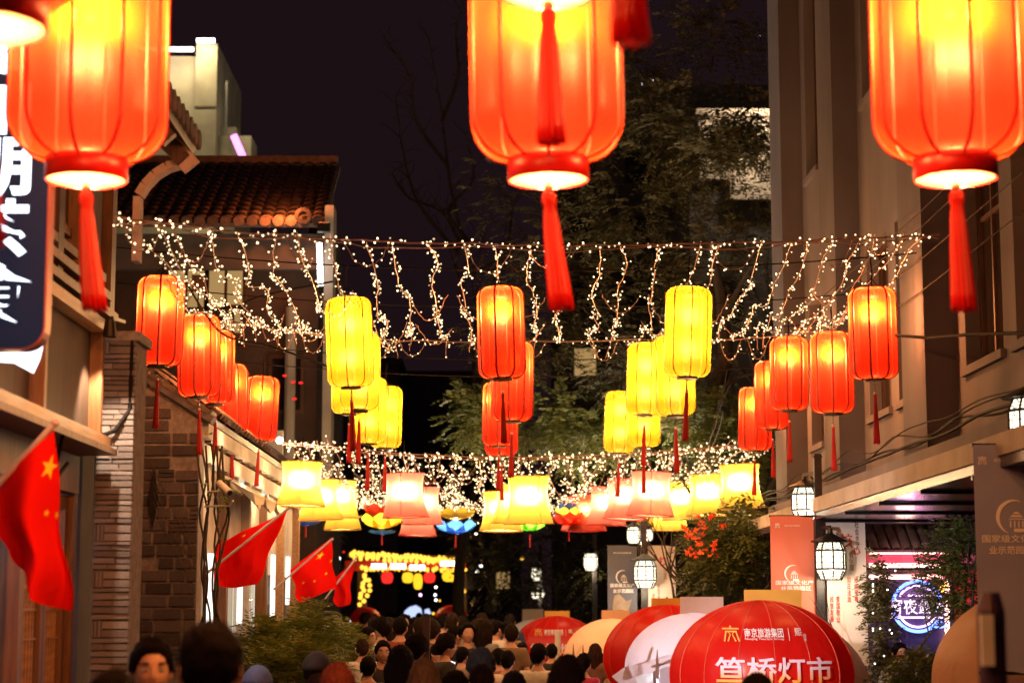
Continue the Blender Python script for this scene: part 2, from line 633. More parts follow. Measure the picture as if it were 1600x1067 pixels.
# two-tone print: lilac above, gold below (as printed on the stall cloth)
def grad_print():
    m, t, out = nodes('two_tone_print')
    p = t.nodes.new('ShaderNodeBsdfPrincipled')
    p.inputs['Roughness'].default_value = .7
    tc = t.nodes.new('ShaderNodeTexCoord')
    sp = t.nodes.new('ShaderNodeSeparateXYZ')
    t.links.new(tc.outputs['Generated'], sp.inputs[0])
    rp = t.nodes.new('ShaderNodeValToRGB')
    rp.color_ramp.elements[0].position = .12
    rp.color_ramp.elements[0].color = (.82, .36, .06, 1)
    rp.color_ramp.elements[1].position = .62
    rp.color_ramp.elements[1].color = (.74, .55, .66, 1)
    t.links.new(sp.outputs['Z'], rp.inputs[0])
    t.links.new(rp.outputs[0], p.inputs['Base Color'])
    t.links.new(p.outputs[0], out.inputs[0])
    return m


M['grad'] = grad_print()


# ------------------------------------------------------------------ lettering
def evaluated(o):
    dg = bpy.context.evaluated_depsgraph_get()
    dg.update()
    me = bpy.data.meshes.new_from_object(o.evaluated_get(dg))
    return me


_txt = {}


def text_raw(body, bold=0.0, spacing=1.0, line=1.0):
    """vertices/faces of a line of lettering, 1 unit high, centred, in XZ facing -Y"""
    k = (body, bold, spacing, line)
    if k not in _txt:
        c = bpy.data.curves.new('lettering', 'FONT')
        c.body = body
        c.align_x = 'CENTER'
        c.align_y = 'CENTER'
        c.resolution_u = 2
        c.offset = bold
        c.space_character = spacing
        c.space_line = line
        o = bpy.data.objects.new('lettering', c)
        col.objects.link(o)
        me = evaluated(o)
        vs = [v.co.copy() for v in me.vertices]
        fs = [tuple(p.vertices) for p in me.polygons]
        bpy.data.objects.remove(o)
        bpy.data.curves.remove(c)
        bpy.data.meshes.remove(me)
        x0, x1 = min(v.x for v in vs), max(v.x for v in vs)
        y0, y1 = min(v.y for v in vs), max(v.y for v in vs)
        vs = [Vector((v.x - (x0 + x1) / 2, 0, v.y - (y0 + y1) / 2)) for v in vs]
        _txt[k] = (vs, fs, x1 - x0, y1 - y0)
    return _txt[k]


def lettering(name, body, c, w, h, mat, parent, bold=0.0, spacing=1.0, line=1.0, fn=None, depth=.003):
    """lettering of overall width w and height h, centred on c, facing -Y; fn bends points onto a surface"""
    vs, fs, tw, th = text_raw(body, bold, spacing, line)
    c = Vector(c)
    mb = MB()
    out = [Vector((c.x + v.x * w / tw, c.y, c.z + v.z * h / th)) for v in vs]
    if fn:
        out = [fn(p) for p in out]
    mb.add(out, fs)
    o = obj(name, mb, mat, parent)
    if fn:                                   # cut the faces small so that they follow the surface
        bm = bmesh.new()
        bm.from_mesh(o.data)
        bmesh.ops.triangulate(bm, faces=bm.faces)
        for _ in range(3):
            ed = [e for e in bm.edges if e.calc_length() > .035]
            if not ed:
                break
            bmesh.ops.subdivide_edges(bm, edges=ed, cuts=1)
            bmesh.ops.triangulate(bm, faces=bm.faces)
        pl = chain(parent)
        for v in bm.verts:
            v.co = fn(v.co + pl) - pl
        bm.to_mesh(o.data)
        bm.free()
    return o


TEXTS = [('喝\n川\n朋\n茶\n食', .035), ('笪桥灯市', .016), ('南京旅游集团', .012), ('熙', .01), ('南\n里', 0), ('Nanjing Tourism Group', 0),
         ('国家级文化产', .0), ('业示范园区', .0), ('核', .02), ('心', .02), ('社\n会\n主\n义', 0), ('价\n值\n观', 0), ('自由 平等', 0), ('宵夜最光', .008)]


# ------------------------------------------------------------------ people: meshes shared by all the figures
def skin_mesh(pts, edges, radii, root=0, levels=1, vox=.022, extra=None):
    me = bpy.data.meshes.new('figure')
    me.from_pydata(pts, edges, [])
    o = bpy.data.objects.new('figure', me)
    col.objects.link(o)
    sk = o.modifiers.new('s', 'SKIN')
    sk.use_smooth_shade = True
    for i, r in enumerate(radii):
        sv = me.skin_vertices[0].data[i]
        sv.radius = r if isinstance(r, tuple) else (r, r)
        sv.use_root = (i == root)
    o.modifiers.new('ss', 'SUBSURF').levels = levels
    if vox:
        rm = o.modifiers.new('rm', 'REMESH')
        rm.mode = 'VOXEL'
        rm.voxel_size = vox
        rm.use_smooth_shade = True
        sm = o.modifiers.new('sm', 'SMOOTH')
        sm.iterations = 4
    m2 = evaluated(o)
    bpy.data.objects.remove(o)
    bpy.data.meshes.remove(me)
    vs = [v.co.copy() for v in m2.vertices]
    fs = [tuple(p.vertices) for p in m2.polygons]
    bpy.data.meshes.remove(m2)
    return vs, fs


def g3(d, c, s):
    return math.exp(-((d.x - c[0]) ** 2 + (d.y - c[1]) ** 2 + (d.z - c[2]) ** 2) / (2 * s * s))


HEADC = Vector((0, -.015, 1.585))


def head_point(d):
    rx, ry, rz = .076, .094, .117
    if d.z < 0:
        rx *= 1 - .30 * abs(d.z) ** 1.4
        ry *= 1 - .10 * abs(d.z) ** 1.5
    p = Vector((d.x * rx, d.y * ry, d.z * rz))
    k = 0
    k += .020 * g3(d, (0, -.96, -.17), .09)
    k += .010 * g3(d, (0, -.99, .03), .07)
    k -= .010 * (g3(d, (.36, -.90, .06), .14) + g3(d, (-.36, -.90, .06), .14))
    k += .005 * (g3(d, (.30, -.90, .25), .12) + g3(d, (-.30, -.90, .25), .12))
    k += .006 * (g3(d, (.48, -.80, -.2), .16) + g3(d, (-.48, -.80, -.2), .16))
    k += .007 * g3(d, (0, -.88, -.46), .09)
    k -= .004 * g3(d, (0, -.85, -.62), .08)
    k += .012 * g3(d, (0, -.72, -.82), .18)
    k += .006 * g3(d, (0, .9, .2), .5)
    return p + d * k


def add_head(vs, fs):
    n, m = 40, 28
    o = len(vs)
    vs.append(HEADC + head_point(Vector((0, 0, -1))))
    for i in range(1, m):
        t = PI * i / m - PI / 2
        for j in range(n):
            a = 2 * PI * j / n
            vs.append(HEADC + head_point(Vector((math.cos(t) * math.cos(a), math.cos(t) * math.sin(a), math.sin(t)))))
    vs.append(HEADC + head_point(Vector((0, 0, 1))))
    for j in range(n):
        fs.append((o, o + 1 + (j + 1) % n, o + 1 + j))
    for i in range(m - 2):
        for j in range(n):
            a, b = o + 1 + i * n, o + 1 + (i + 1) * n
            fs.append((a + j, a + (j + 1) % n, b + (j + 1) % n, b + j))
    t = len(vs) - 1
    for j in range(n):
        fs.append((t, o + 1 + (m - 2) * n + j, o + 1 + (m - 2) * n + (j + 1) % n))
    for s in (-1, 1):       # ears
        mb = MB()
        mb.ball((0, 0, 0), (.010, .019, .032), 10, 8)
        rot = Matrix.Rotation(s * -.35, 3, 'Z') @ Matrix.Rotation(-.2, 3, 'X')
        q = len(vs)
        vs += [rot @ Vector(p) + HEADC + Vector((s * .078, .014, -.008)) for p in mb.v]
        fs += [tuple(i + q for i in f) for f in mb.f]


def add_hand(vs, fs, wrist, d, s, palm_n, curl=.35):
    """five fingers of unequal length, each with two bends; d = pointing direction, palm_n = palm normal"""
    d = d.normalized()
    n = (palm_n - d * palm_n.dot(d)).normalized()
    x = d.cross(n) * s
    mb = MB()
    mb.tube([wrist - d * .015, wrist + d * .02, wrist + d * .055, wrist + d * .088], [.025, .031, .036, .030], 8)
    m3 = Matrix((x, n, d)).transposed()
    mb.v = [tuple(wrist + m3 @ Vector(((m3.inverted() @ (Vector(p) - wrist)).x, (m3.inverted() @ (Vector(p) - wrist)).y * .48, (m3.inverted() @ (Vector(p) - wrist)).z))) for p in mb.v]
    for i, (off, L) in enumerate(((-.029, .062), (-.010, .074), (.010, .080), (.029, .070))):
        b = wrist + d * .075 + x * off
        pts, q, a = [b], b, curl * .3
        for seg in (.5, .3, .2):
            q = q + (d * math.cos(a) + n * math.sin(a)) * (L * seg)
            pts.append(q)
            a += curl
        mb.tube(pts, [.0092, .0086, .0078, .006], 7)
    b = wrist + d * .022 - x * .024
    t1 = b + (d * .6 - x * .7 + n * .25).normalized() * .04
    t2 = t1 + (d * .9 - x * .25 + n * .3).normalized() * .032
    mb.tube([b, t1, t2], [.013, .011, .008], 7)
    q = len(vs)
    vs += [Vector(p) for p in mb.v]
    fs += [tuple(i + q for i in f) for f in mb.f]


def figure(pose):
    w = 1.0 if pose != 'woman' else .9
    P = [(0, .01, .95), (0, .0, 1.10), (0, .0, 1.26), (0, .015, 1.38), (0, .012, 1.45), (0, 0, 1.53)]
    Rr = [(.145 * w, .10), (.125 * w, .092), (.148 * w, .105), (.11 * w, .08), (.056, .056), (.054, .056)]
    E = [(0, 1), (1, 2), (2, 3), (3, 4), (4, 5)]
    hands = []

    def addp(p, r, frm):
        P.append(p)
        Rr.append(r)
        E.append((frm, len(P) - 1))
        return len(P) - 1
    for s in (-1, 1):
        sh = addp((s * .165 * w, .02, 1.395), .058, 3)
        if pose == 'phone':
            el = (s * .235, -.06, 1.13)
            wr = (s * .10, -.30, 1.30)
        elif pose == 'reach':
            el = (s * .25, -.10, 1.18)
            wr = (s * .20, -.34, 1.15)
        else:
            el = (s * .225 * w, .045, 1.11)
            wr = (s * .235 * w, -.035, .86)
        e = addp(el, .043 * w, sh)
        wv = addp(wr, .028, e)
        d = Vector(wr) - Vector(el)
        hands.append((Vector(wr), d, s, Vector((-s, -.3, .1)) if pose != 'phone' else Vector((-s * .6, .8, 0))))
        hp = addp((s * .088, .01, .90), .09, 0)
        kn = addp((s * .098, -.01, .49), .058, hp)
        an = addp((s * .10, .025, .09), .04, kn)
        addp((s * .115, -.12, .045), .036, an)
    vs, fs = skin_mesh(P, E, Rr, 0, 1, .019)
    add_head(vs, fs)
    for h in hands:
        add_hand(vs, fs, h[0], h[1], h[2], h[3], .55 if pose == 'phone' else .35)
    mb = MB()
    mb.v, mb.f, mb.m = [tuple(v) for v in vs], fs, [0] * len(fs)
    body = mb.mesh('person_body', M['skin'], 'all')
    # the shirt: torso and upper arms, a little wider
    P2, R2, E2 = [], [], []

    def a2(p, r, frm=None):
        P2.append(p)
        R2.append(r)
        if frm is not None:
            E2.append((frm, len(P2) - 1))
        return len(P2) - 1
    a = a2((0, .01, .88), (.17 * w, .125))
    b = a2((0, .0, 1.08), (.15 * w, .115), a)
    c = a2((0, .0, 1.26), (.166 * w, .122), b)
    dd = a2((0, .015, 1.385), (.125 * w, .094), c)
    a2((0, .014, 1.435), (.068, .066), dd)
    for s in (-1, 1):
        sh = a2((s * .168 * w, .02, 1.395), .072, dd)
        el = P[E[[i for i, e in enumerate(E)][0]][1]] if False else None
        ev = {'phone': (s * .235, -.06, 1.13), 'reach': (s * .25, -.10, 1.18)}.get(pose, (s * .225 * w, .045, 1.11))
        q = Vector((s * .168 * w, .02, 1.395)).lerp(Vector(ev), .75)
        a2(tuple(q), .066, sh)
    vs, fs = skin_mesh(P2, E2, R2, 0, 1, .02)
    mb = MB()
    mb.v, mb.f, mb.m = [tuple(v + Vector((noise.noise(v * 9), noise.noise(v * 9 + Vector((5, 0, 0))), 0)) * .006) for v in vs], fs, [0] * len(fs)
    shirt = mb.mesh('shirt', M['shirt'], 'all')
    P2, R2, E2 = [], [], []
    a = a2((0, .01, .97), (.155 * w, .115))
    for s in (-1, 1):
        h = a2((s * .09, .012, .86), .105, a)
        k = a2((s * .10, -.01, .49), .075, h)
        a2((s * .102, .02, .11), .062, k)
    vs, fs = skin_mesh(P2, E2, R2, 0, 1, .022)
    mb = MB()
    mb.v, mb.f, mb.m = [tuple(v) for v in vs], fs, [0] * len(fs)
    trousers = mb.mesh('trousers', M['trousers'], 'all')
    return body, shirt, trousers


def sphere_dirs(n, m):
    out = [Vector((0, 0, -1))]
    for i in range(1, m):
        t = PI * i / m - PI / 2
        for j in range(n):
            a = 2 * PI * j / n
            out.append(Vector((math.cos(t) * math.cos(a), math.cos(t) * math.sin(a), math.sin(t))))
    out.append(Vector((0, 0, 1)))
    return out


def hair_mesh(style, seed=0):
    mb = MB()
    n, m = 44, 26
    mb.ball((0, 0, 0), 1, n, m)
    ds = [Vector(p).normalized() for p in mb.v]
    out = []
    for d in ds:
        front = max(0, -d.y)
        # where the hair ends: high on the forehead, round the ears, low on the nape
        az = math.atan2(abs(d.x), -d.y)          # 0 front .. pi back
        line = .60 - .12 * (az / .74) ** 4 if az < .74 else (.48 - .60 * min(1, (az - .74) / .42) if az < 1.75 else -.12 - .52 * min(1, (az - 1.75) / .8))
        nz = noise.noise(d * 6 + Vector((seed * 3.1, 0, 0)))
        fine = noise.noise(Vector((d.x * 26, d.y * 26, d.z * 5)) + Vector((seed, 2, 0)))
        thick = {'short': .019, 'crop': .013, 'wavy': .029, 'long': .024, 'bun': .016}[style]
        base = head_point(d)
        if style in ('short', 'crop'):           # trimmed thin at the sides and nape, fuller on top
            thick *= .62 + .38 * min(1, max(0, (d.z + .05) / .5))
        k = min(1, max(0, (d.z - line + .05) / .14))
        p = base + d * ((thick * (1 + .38 * nz) + .010 * fine + .004 * max(0, d.z)) * k - .012 * (1 - k))
        if style == 'long' and az > 1.2:
            kk = min(1, (az - 1.2) / .5)
            if d.z < .1:
                drop = (.1 - d.z) * .26 * kk
                p = base.lerp(Vector((d.x * .098, d.y * .105 + .01, base.z)), kk) + d * thick * kk
                p.z -= drop
                p += Vector((fine * .006, fine * .006, nz * .02))
        out.append(HEADC + p)
    mb.v = [tuple(p) for p in out]
    if style == 'bun':
        mb.ball(tuple(HEADC + Vector((0, .10, .07))), (.042, .040, .040), 12, 8)
    return mb.mesh('hair', M['hair'], 'all')


def cap_mesh(back=False):
    mb = MB()
    mb.ball((0, 0, 0), 1, 30, 20)
    out = []
    for p in mb.v:
        d = Vector(p).normalized()
        b = head_point(d)
        k = 1 if d.z > .12 else 0
        out.append(HEADC + b + d * (.029 if k else -.012) + Vector((0, 0, .006 * k)))
    mb.v = [tuple(p) for p in out]
    return mb.mesh('cap', M['cap'], 'all')


def brim_mesh():
    mb = MB()

    def f(u, v):
        a = (u - .5) * 2.0
        r = .085 + .075 * v * math.cos(a) ** .5
        return HEADC + Vector((math.sin(a) * (.082 + .01 * v), -math.cos(a) * r - .008, .038 - .018 * v - .012 * abs(math.sin(a))))
    mb.grid(f, 12, 4)
    k = len(mb.v)
    mb.v += [(p[0], p[1], p[2] - .004) for p in mb.v]
    mb.f += [tuple(i + k for i in reversed(q)) for q in mb.f]
    mb.m = [0] * len(mb.f)
    return mb.mesh('brim', M['cap'], 'all')


def haircolor(name, c, r=.4):
    return mk(name, c, tuple(x * .5 for x in c), 40,   .7, .9, 0, (1, 1, .08), spec=.05, bdist=.02)


M['skin'] = mk('skin', (.56, .32, .22), (.48, .25, .17), 8, .5, .08)
M['shirt'] = mk('shirt_cloth', (.5, .5, .5), None, 8, .85, .3)
M['trousers'] = mk('trousers_cloth', (.03, .03, .04), None, 8, .85, .3)
M['hair'] = haircolor('black_hair', (.007, .005, .005))
M['cap'] = mk('cap_cloth', (.02, .02, .03), None, 10, .8, .2)
M['shoe'] = mk('shoe', (.04, .04, .04), None, 10, .5, .1)
M['eye'] = mk('eye_white', (.62, .58, .54), None, 10, .2, 0)
M['iris'] = mk('dark_iris', (.012, .008, .006), None, 10, .15, 0)
M['lip'] = mk('lip', (.40, .13, .10), None, 10, .4, 0)

for tb, bo in TEXTS:
    text_raw(tb, bo, 1.0, 1.0)
FIG = {k: figure(k) for k in ('man', 'woman', 'phone', 'reach')}
HAIR = {(k, i): hair_mesh(k, i) for k in ('short', 'crop', 'wavy', 'long', 'bun') for i in range(2)}
CAPM, BRIM = cap_mesh(), brim_mesh()


def eye_meshes():
    e, i, b, l, s = MB(), MB(), MB(), MB(), MB()
    e.ball((0, 0, 0), (.019, .010, .0066), 12, 8)
    i.ball((0, -.0075, 0), (.0050, .0035, .0050), 10, 6)
    b.tube([(-.018, .004, -.003), (-.006, -.002, .002), (.012, .000, .003), (.027, .010, -.003)], [.0022, .0046, .0042, .0014], 6)
    l.ball((0, 0, 0), (.023, .006, .0075), 14, 8)
    s.ball((0, -.03, 0), (.046, .125, .05), 12, 8)
    s.v = [(x, y, max(z, -.045)) for x, y, z in s.v]
    return (e.mesh('eye', M['eye'], 'all'), i.mesh('iris', M['iris'], 'all'), b.mesh('eyebrow', M['hair'], 'all'),
            l.mesh('lips', M['lip'], 'all'), s.mesh('shoe', M['shoe'], 'all'))


EYE, IRIS, BROW, LIPS, SHOE = eye_meshes()
_cl = {}


def cloth(c):
    k = tuple(round(x, 3) for x in c)
    if k not in _cl:
        _cl[k] = mk('clothing', k, tuple(x * .75 for x in k), 8, .85, .3)
    return _cl[k]


_hc = {}


def hairmat(c):
    k = tuple(c)
    if k not in _hc:
        _hc[k] = haircolor('hair_strands', k)
    return _hc[k]


def setmat(o, m):
    o.material_slots[0].link = 'OBJECT'
    o.material_slots[0].material = m


def person(px, top, w, face, pose, hair, shirt, label, hcol=(.012, .009, .008), group=None, features=False, cap=None, trousers=(.03, .03, .045), hold=None, extra_s=1.0, lean=0):
    """px, top: photo pixel of the middle and top of the head; w: head width in photo pixels; face: heading in degrees, 0 = towards the camera"""
    Y = .170 * FPX / w
    t = A(px, top, Y)
    h = 1.585 + .117 + .018
    s = t.z / h
    s = min(max(s, .80), 1.10)
    g = thing('person', label, 'person', (t.x, Y, 0), group, (0, 0, R(face)))
    g.scale = (s ** .5 if False else s,) * 3
    b, sh, tr = FIG[pose]
    ob = piece('body', b, g)
    o = piece('shirt', sh, g)
    setmat(o, cloth(shirt))
    o = piece('trousers', tr, g)
    setmat(o, cloth(trousers))
    for sx in (-1, 1):
        piece('shoe', SHOE, g, (sx * .105, -.01, .05))
    if hair in ('short', 'crop', 'wavy', 'long', 'bun'):
        o = piece('hair', HAIR[(hair, int(abs(px)) % 2)], g)
        if hcol != (.012, .009, .008):
            setmat(o, hairmat(hcol))
    if cap:
        o = piece('cap', CAPM, g)
        setmat(o, cloth(cap))
        q = piece('brim', BRIM, o)
        setmat(q, cloth(cap if cap[0] < .2 and cap[2] > .2 else (.5, .42, .4)))
    if features:
        for sx in (-1, 1):
            e = piece('eye', EYE, g, HEADC + Vector((sx * .031, -.0765, .008)))
            piece('iris', IRIS, e)
            q = piece('eyebrow', BROW, g, HEADC + Vector((sx * .033, -.088, .032)))
            q.scale = (sx, 1, 1)
        piece('lips', LIPS, g, HEADC + Vector((0, -.088, -.056)))
    return g

# =================================================================== THE SETTING
g = MB()
g.quad((-60, -20, 0), (60, -20, 0), (60, 400, 0), (-60, 400, 0))
struct('ground', g, M['asphalt'])
# paving slabs of the lane as one sheet of real joints
pv = MB()
for i in range(12):
    for j in range(80):
        x0, y0 = -2.4 + i * .5, 1 + j * .5
        pv.box((x0 + .25, y0 + .25, .012), (.485, .485, .016 + U(-.004, .004)))
o = obj('pavement', pv, mk('granite_slab', (.16, .145, .135), (.10, .09, .085), 6, .45, .3, 0, (1, 1, 1), 6, .2))
tag(o, kind='structure')

# ------------------------------------------------------------------ far buildings
def far_block(x0, x1, y0, y1, z1, mat, label, wins=0, lit=.1, roofz=None):
    b = thing('far_building', label, 'building', ((x0 + x1) / 2, y0, 0))
    m = MB()
    m.bb(x0, x1, y0, y1, 0, z1)
    obj('wall', m, mat, b)
    m = MB()
    m.bb(x0 - .15, x1 + .15, y0 - .15, y1 + .15, z1 + .003, z1 + .35)
    obj('parapet', m, mat, b)
    fr = MB()
    fr.box((0, 0, 0), (1.2, .06, 1.5))
    frm = fr.mesh('window', M['dark_metal'])
    pn = MB()
    pn.box((0, -.035, 0), (1.04, .02, 1.34))
    pd, pl = pn.mesh('pane', M['glass_dk']), pn.mesh('pane', M['win_warm'])
    if wins:
        nx = max(1, int((x1 - x0) / 2.4))
        for k in range(int((z1 - 4) / 3.2)):
            for i in range(nx):
                wx = x0 + (i + .5) * (x1 - x0) / nx
                f = piece('window', frm, b, (wx, y0 - .03, 4 + k * 3.2), world=True)
                piece('pane', pl if rnd.random() < lit else pd, f)
    return b


far_block(-9.5, 2.0, 150, 165, 20, M['wall_dk'], 'dark block closing the view far down the street, behind the lit archway', 1, .04)
far_block(-7.2, -4.6, 90, 100, 13.2, M['wall_dk'], 'narrow dark building left of the far street end, behind the yellow lanterns', 1, .0)
far_block(3.0, 16, 92, 104, 27, M['wall_dk'], 'tall dark building behind the big tree', 1, .06)

# pale lit building behind the tree beside the stucco building
pb = thing('lit_building', 'pale building lit warm yellow, seen through the tree leaves by the stucco building', 'building', (10.5, 72, 0))
m = MB()
m.bb(7.4, 18, 72, 80, 0, 17.9)
obj('wall', m, M['wall_dk'], pb)  # dark material stands for the unlit part of the building
m = MB()
m.bb(7.75, 18, 71.6, 79, 18.0, 20.4)
m.bb(8.9, 18, 71.4, 71.595, 17.2, 18.0)
obj('lit_upper_wall', m, M['wall_w'], pb)  # lit patch put into the colour: pale here, dark wall below
m = MB()
m.bb(7.6, 18.1, 71.1, 71.597, 20.405, 20.65)
obj('cornice', m, M['wall_w'], pb)
for i in range(4):
    m = MB()
    m.bb(8.2 + i * 2.4, 9.4 + i * 2.4, 71.93, 71.99, 12.6, 14.3)
    w_ = obj('window', m, M['dark_metal'], pb)
    m = MB()
    m.bb(8.28 + i * 2.4, 9.32 + i * 2.4, 71.9, 71.93, 12.68, 14.22)
    obj('pane', m, M['glass_dk'], w_)
lamp(pb, (10.4, 69.6, 20.2), 800, (1, .78, .5), .4, world=True)

# ------------------------------------------------------------------ concrete tower with lit parapet
TY = 62
xa, xb, xc = A(258, 200, TY).x, A(304, 200, TY).x, A(337, 200, TY).x
zt = A(300, 68, TY).z
tw = thing('concrete_tower', 'tall concrete tower with floodlit parapet beyond the tiled roof', 'tower', ((xa + xc) / 2, TY, 0))
m = MB()
m.bb(xa - 3.5, xb - .004, TY + .5, TY + 7, 0, zt - .3)
obj('wall', m, M['concrete'], tw)
m = MB()
m.bb(xb, xc, TY, TY + 6, 0, zt)
obj('stair_shaft', m, M['concrete'], tw)
for k in range(7):
    m = MB()
    m.bb(xb - .02, xc + .02, TY - .03, TY - .002, zt - 2.2 - k * 2.4, zt - 2.15 - k * 2.4)
    obj('panel_joint', m, M['wall_dk'], tw)
m = MB()
m.bb(xc + .003, xc + .55, TY + 1, TY + 5, 0, zt - 2.6)
m.bb(xc + .003, xc + 1.1, TY + .6, TY + 2.2, zt - 5.2, zt - 3.0)
obj('side_bay', m, M['concrete'], tw)
m = MB()
m.bb(xc + .25, xc + .33, TY + .3, TY + .38, zt - 3.0, zt - 1.2)
obj('mast', m, M['steel'], tw)
for (x0, x1, z) in ((xa - 3.4, xb - .05, zt - .3), (xb + .05, xc - .05, zt)):
    m = MB()
    m.bb(x0, x1, TY - .35, TY - .25, z - .06, z + .06)
    obj('light_strip', m, M['white_glow'], tw)
    lamp(tw, ((x0 + x1) / 2 if x0 > xa else x1 - .6, TY - 1.1, z + .1), 260, (1, .78, .36), .3, world=True)
lamp(tw, (xc + 1.6, TY - .2, zt - 2.4), 40, (1, .80, .42), .3, world=True)
lamp(tw, (xb + .4, TY - 2.2, zt - 6.2), 130, (1, .78, .36), .3, world=True)
a, b = A(365, 212, 58), A(385, 258, 58)
m = MB()
m.tube([a, b], .11, 8)
nl = obj('neon_tube', m, M['pink_neon'])
tag(nl, 'slanting pink neon tube on the skyline beside the concrete tower', 'neon light')

# =================================================================== RIGHT: long stucco building
XF, XP = 3.78, 3.52
SB = thing('stucco_building', 'long brown stucco building with deep pilasters and tall windows along the lane', 'building', (XF, 18, 0))
ZS, ZT = 3.05, 12.0
pil = [(23.2, 24.1), (19.6, 20.5), (15.6, 16.5), (11.4, 12.3)]
wm = MB()
rows = [(3.70, 5.42), (6.95, 9.3)]
bays = [(23.2, 20.5), (19.6, 16.5), (15.6, 12.3)]
wins = []
for (ya, yb) in bays:                       # ya far, yb near
    L = ya - yb
    segs = [(ya - .32, ya - .32 - (L - 1.0) / 2), (yb + .32 + (L - 1.0) / 2, yb + .32)]
    zlo = ZS
    for (z0, z1) in rows:
        wm.bb(XF, XF + .3, yb, ya, zlo, z0)          # spandrel
        # piers beside the openings
        wm.bb(XF, XF + .3, segs[0][0], ya, z0 + .001, z1 - .001)
        wm.bb(XF, XF + .3, segs[1][0], segs[0][1], z0 + .001, z1 - .001)
        wm.bb(XF, XF + .3, yb, segs[1][1], z0 + .001, z1 - .001)
        for (p, q) in segs:
            wins.append((q, p, z0, z1))
        zlo = z1
    wm.bb(XF, XF + .3, yb, ya, zlo, ZT)
obj('wall', wm, M['render_b'], SB)
pm = MB()
for (y0, y1) in pil:
    pm = MB()
    pm.bb(XP, XF + .29, y0, y1, ZS + .002, ZT)
    obj('pilaster', pm, M['render_a'], SB)
for (y0, y1, z0, z1) in wins:
    fr = MB()
    t = .06
    x0, x1 = XF + .12, XF + .2
    fr.bb(x0, x1, y0, y1, z0, z0 + t)
    fr.bb(x0, x1, y0, y1, z1 - t, z1)
    fr.bb(x0, x1, y0, y0 + t, z0 + t, z1 - t)
    fr.bb(x0, x1, y1 - t, y1, z0 + t, z1 - t)
    fr.bb(x0 + .01, x1 - .01, y0 + (y1 - y0) * .62, y0 + (y1 - y0) * .62 + .04, z0 + t, z1 - t)
    fr.bb(x0 + .012, x1 - .012, y0 + t, y1 - t, z0 + (z1 - z0) * .68, z0 + (z1 - z0) * .68 + .04)
    w_ = obj('window', fr, M['wood_dk'], SB)
    p_ = MB()
    p_.bb(x0 + .03, x0 + .045, y0 + t, y1 - t, z0 + t, z1 - t)
    obj('pane', p_, M['glass_dk'], w_)
    s_ = MB()
    s_.bb(XF - .04, XF + .119, y0 - .05, y1 + .05, z0 - .07, z0 - .002)
    obj('sill', s_, M['render_b'], w_)
    if abs(y0 - 12.62) < .3 or (y0 < 14 and z0 < 5):
        c_ = MB()
        c_.grid(lambda u, v: Vector((XF + .16 + .012 * math.sin(u * 40), y0 + t + u * .34, z0 + t + v * (z1 - z0 - 2 * t))), 20, 1)
        obj('curtain', c_, M['purple'], w_)
# slab edge, soffit, ground floor
m = MB()
m.bb(XP - .10, XF + .28, 10.5, 24.15, ZS - .12, ZS)
obj('slab_edge', m, M['render_b'], SB)
m = MB()
m.bb(XP - .32, XP - .105, 10.5, 24.2, ZS - .30, ZS - .16)
obj('canopy_fascia', m, M['wall_w'], SB)
m = MB()
m.bb(XP - .30, 6.2, 10.5, 24.15, ZS - .37, ZS - .305)
obj('soffit', m, M['soffit'], SB)
for k in range(9):
    m = MB()
    m.bb(XP - .29, 6.1, 11.4 + k * 1.6, 11.43 + k * 1.6, ZS - .40, ZS - .371)
    obj('soffit_joint', m, M['black'], SB)
m = MB()
m.bb(5.6, 6.0, 10.5, 24.15, 0, ZS - .372)
m.bb(XF + .01, 6.0, 23.6, 24.05, 0, ZT)
obj('shopfront_wall', m, M['wall_dk'], SB)
# cables along the facade
for k, (z, sag, rr) in enumerate(((3.19, .05, .010), (3.24, .06, .007), (3.29, .07, .006), (3.14, .03, .013))):
    m = MB()
    pts = []
    for i in range(61):
        y = 11 + i * .235
        pts.append((XP - .04 - .02 * k, y, z + sag * math.sin(i * .55 + k) * .5 - sag * abs(math.sin(i * .21 + k * 1.3))))
    m.tube(pts, rr, 5)
    obj('facade_cable', m, M['cable'], SB)
for k, z in enumerate((5.05, 4.92, 4.66, 4.4)):
    m = MB()
    m.tube([(XP - .03, 11, z), (XP - .05, 15.5, z - .05), (XP - .05, 20, z + .02)], .005, 4)
    obj('thin_wire', m, M['cable'], SB)
m = MB()
m.tube([A(1400, 524, 15.5), A(1450, 528, 15.0), A(1520, 522, 14.2), A(1620, 520, 13.2)], .014, 5)
obj('thick_cable', m, M['cable'], SB)
# kiosk with neon sign, under the soffit
KY = 20.6
k0, k1 = A(1358, 900, KY).x, A(1488, 900, KY).x
KZ = lambda py: A(1400, py, KY).z
KI = thing('neon_kiosk', 'small snack kiosk outlined in peach neon under the stucco building', 'kiosk', ((k0 + k1) / 2, KY, 0))
m = MB()
m.bb(k0, k0 + .42, KY + .05, KY + .1, .9, KZ(895))
obj('back_panel', m, M['indigo'], KI)
m = MB()
m.bb(k0 + .425, k1, KY + .05, KY + .1, KZ(950), KZ(895))
obj('upper_panel', m, M['magenta'], KI)
m = MB()
m.bb(k0 + .425, k1, KY + .05, KY + .1, .9, KZ(950) - .002)
obj('lower_panel', m, M['indigo'], KI)
m = MB()
m.bb(k0, k1, KY - .1, KY + .6, 0, .898)
obj('counter', m, M['lilac_board'], KI)
m = MB()
m.bb(k0, k1, KY + .101, KY + .9, .9, KZ(890))
obj('cabin', m, M['wall_dk'], KI)
m = MB()
m.bb(k1 + .002, k1 + .5, KY + .1, KY + .9, 0, KZ(890))
obj('red_side_wall', m, M['red_print'], KI)
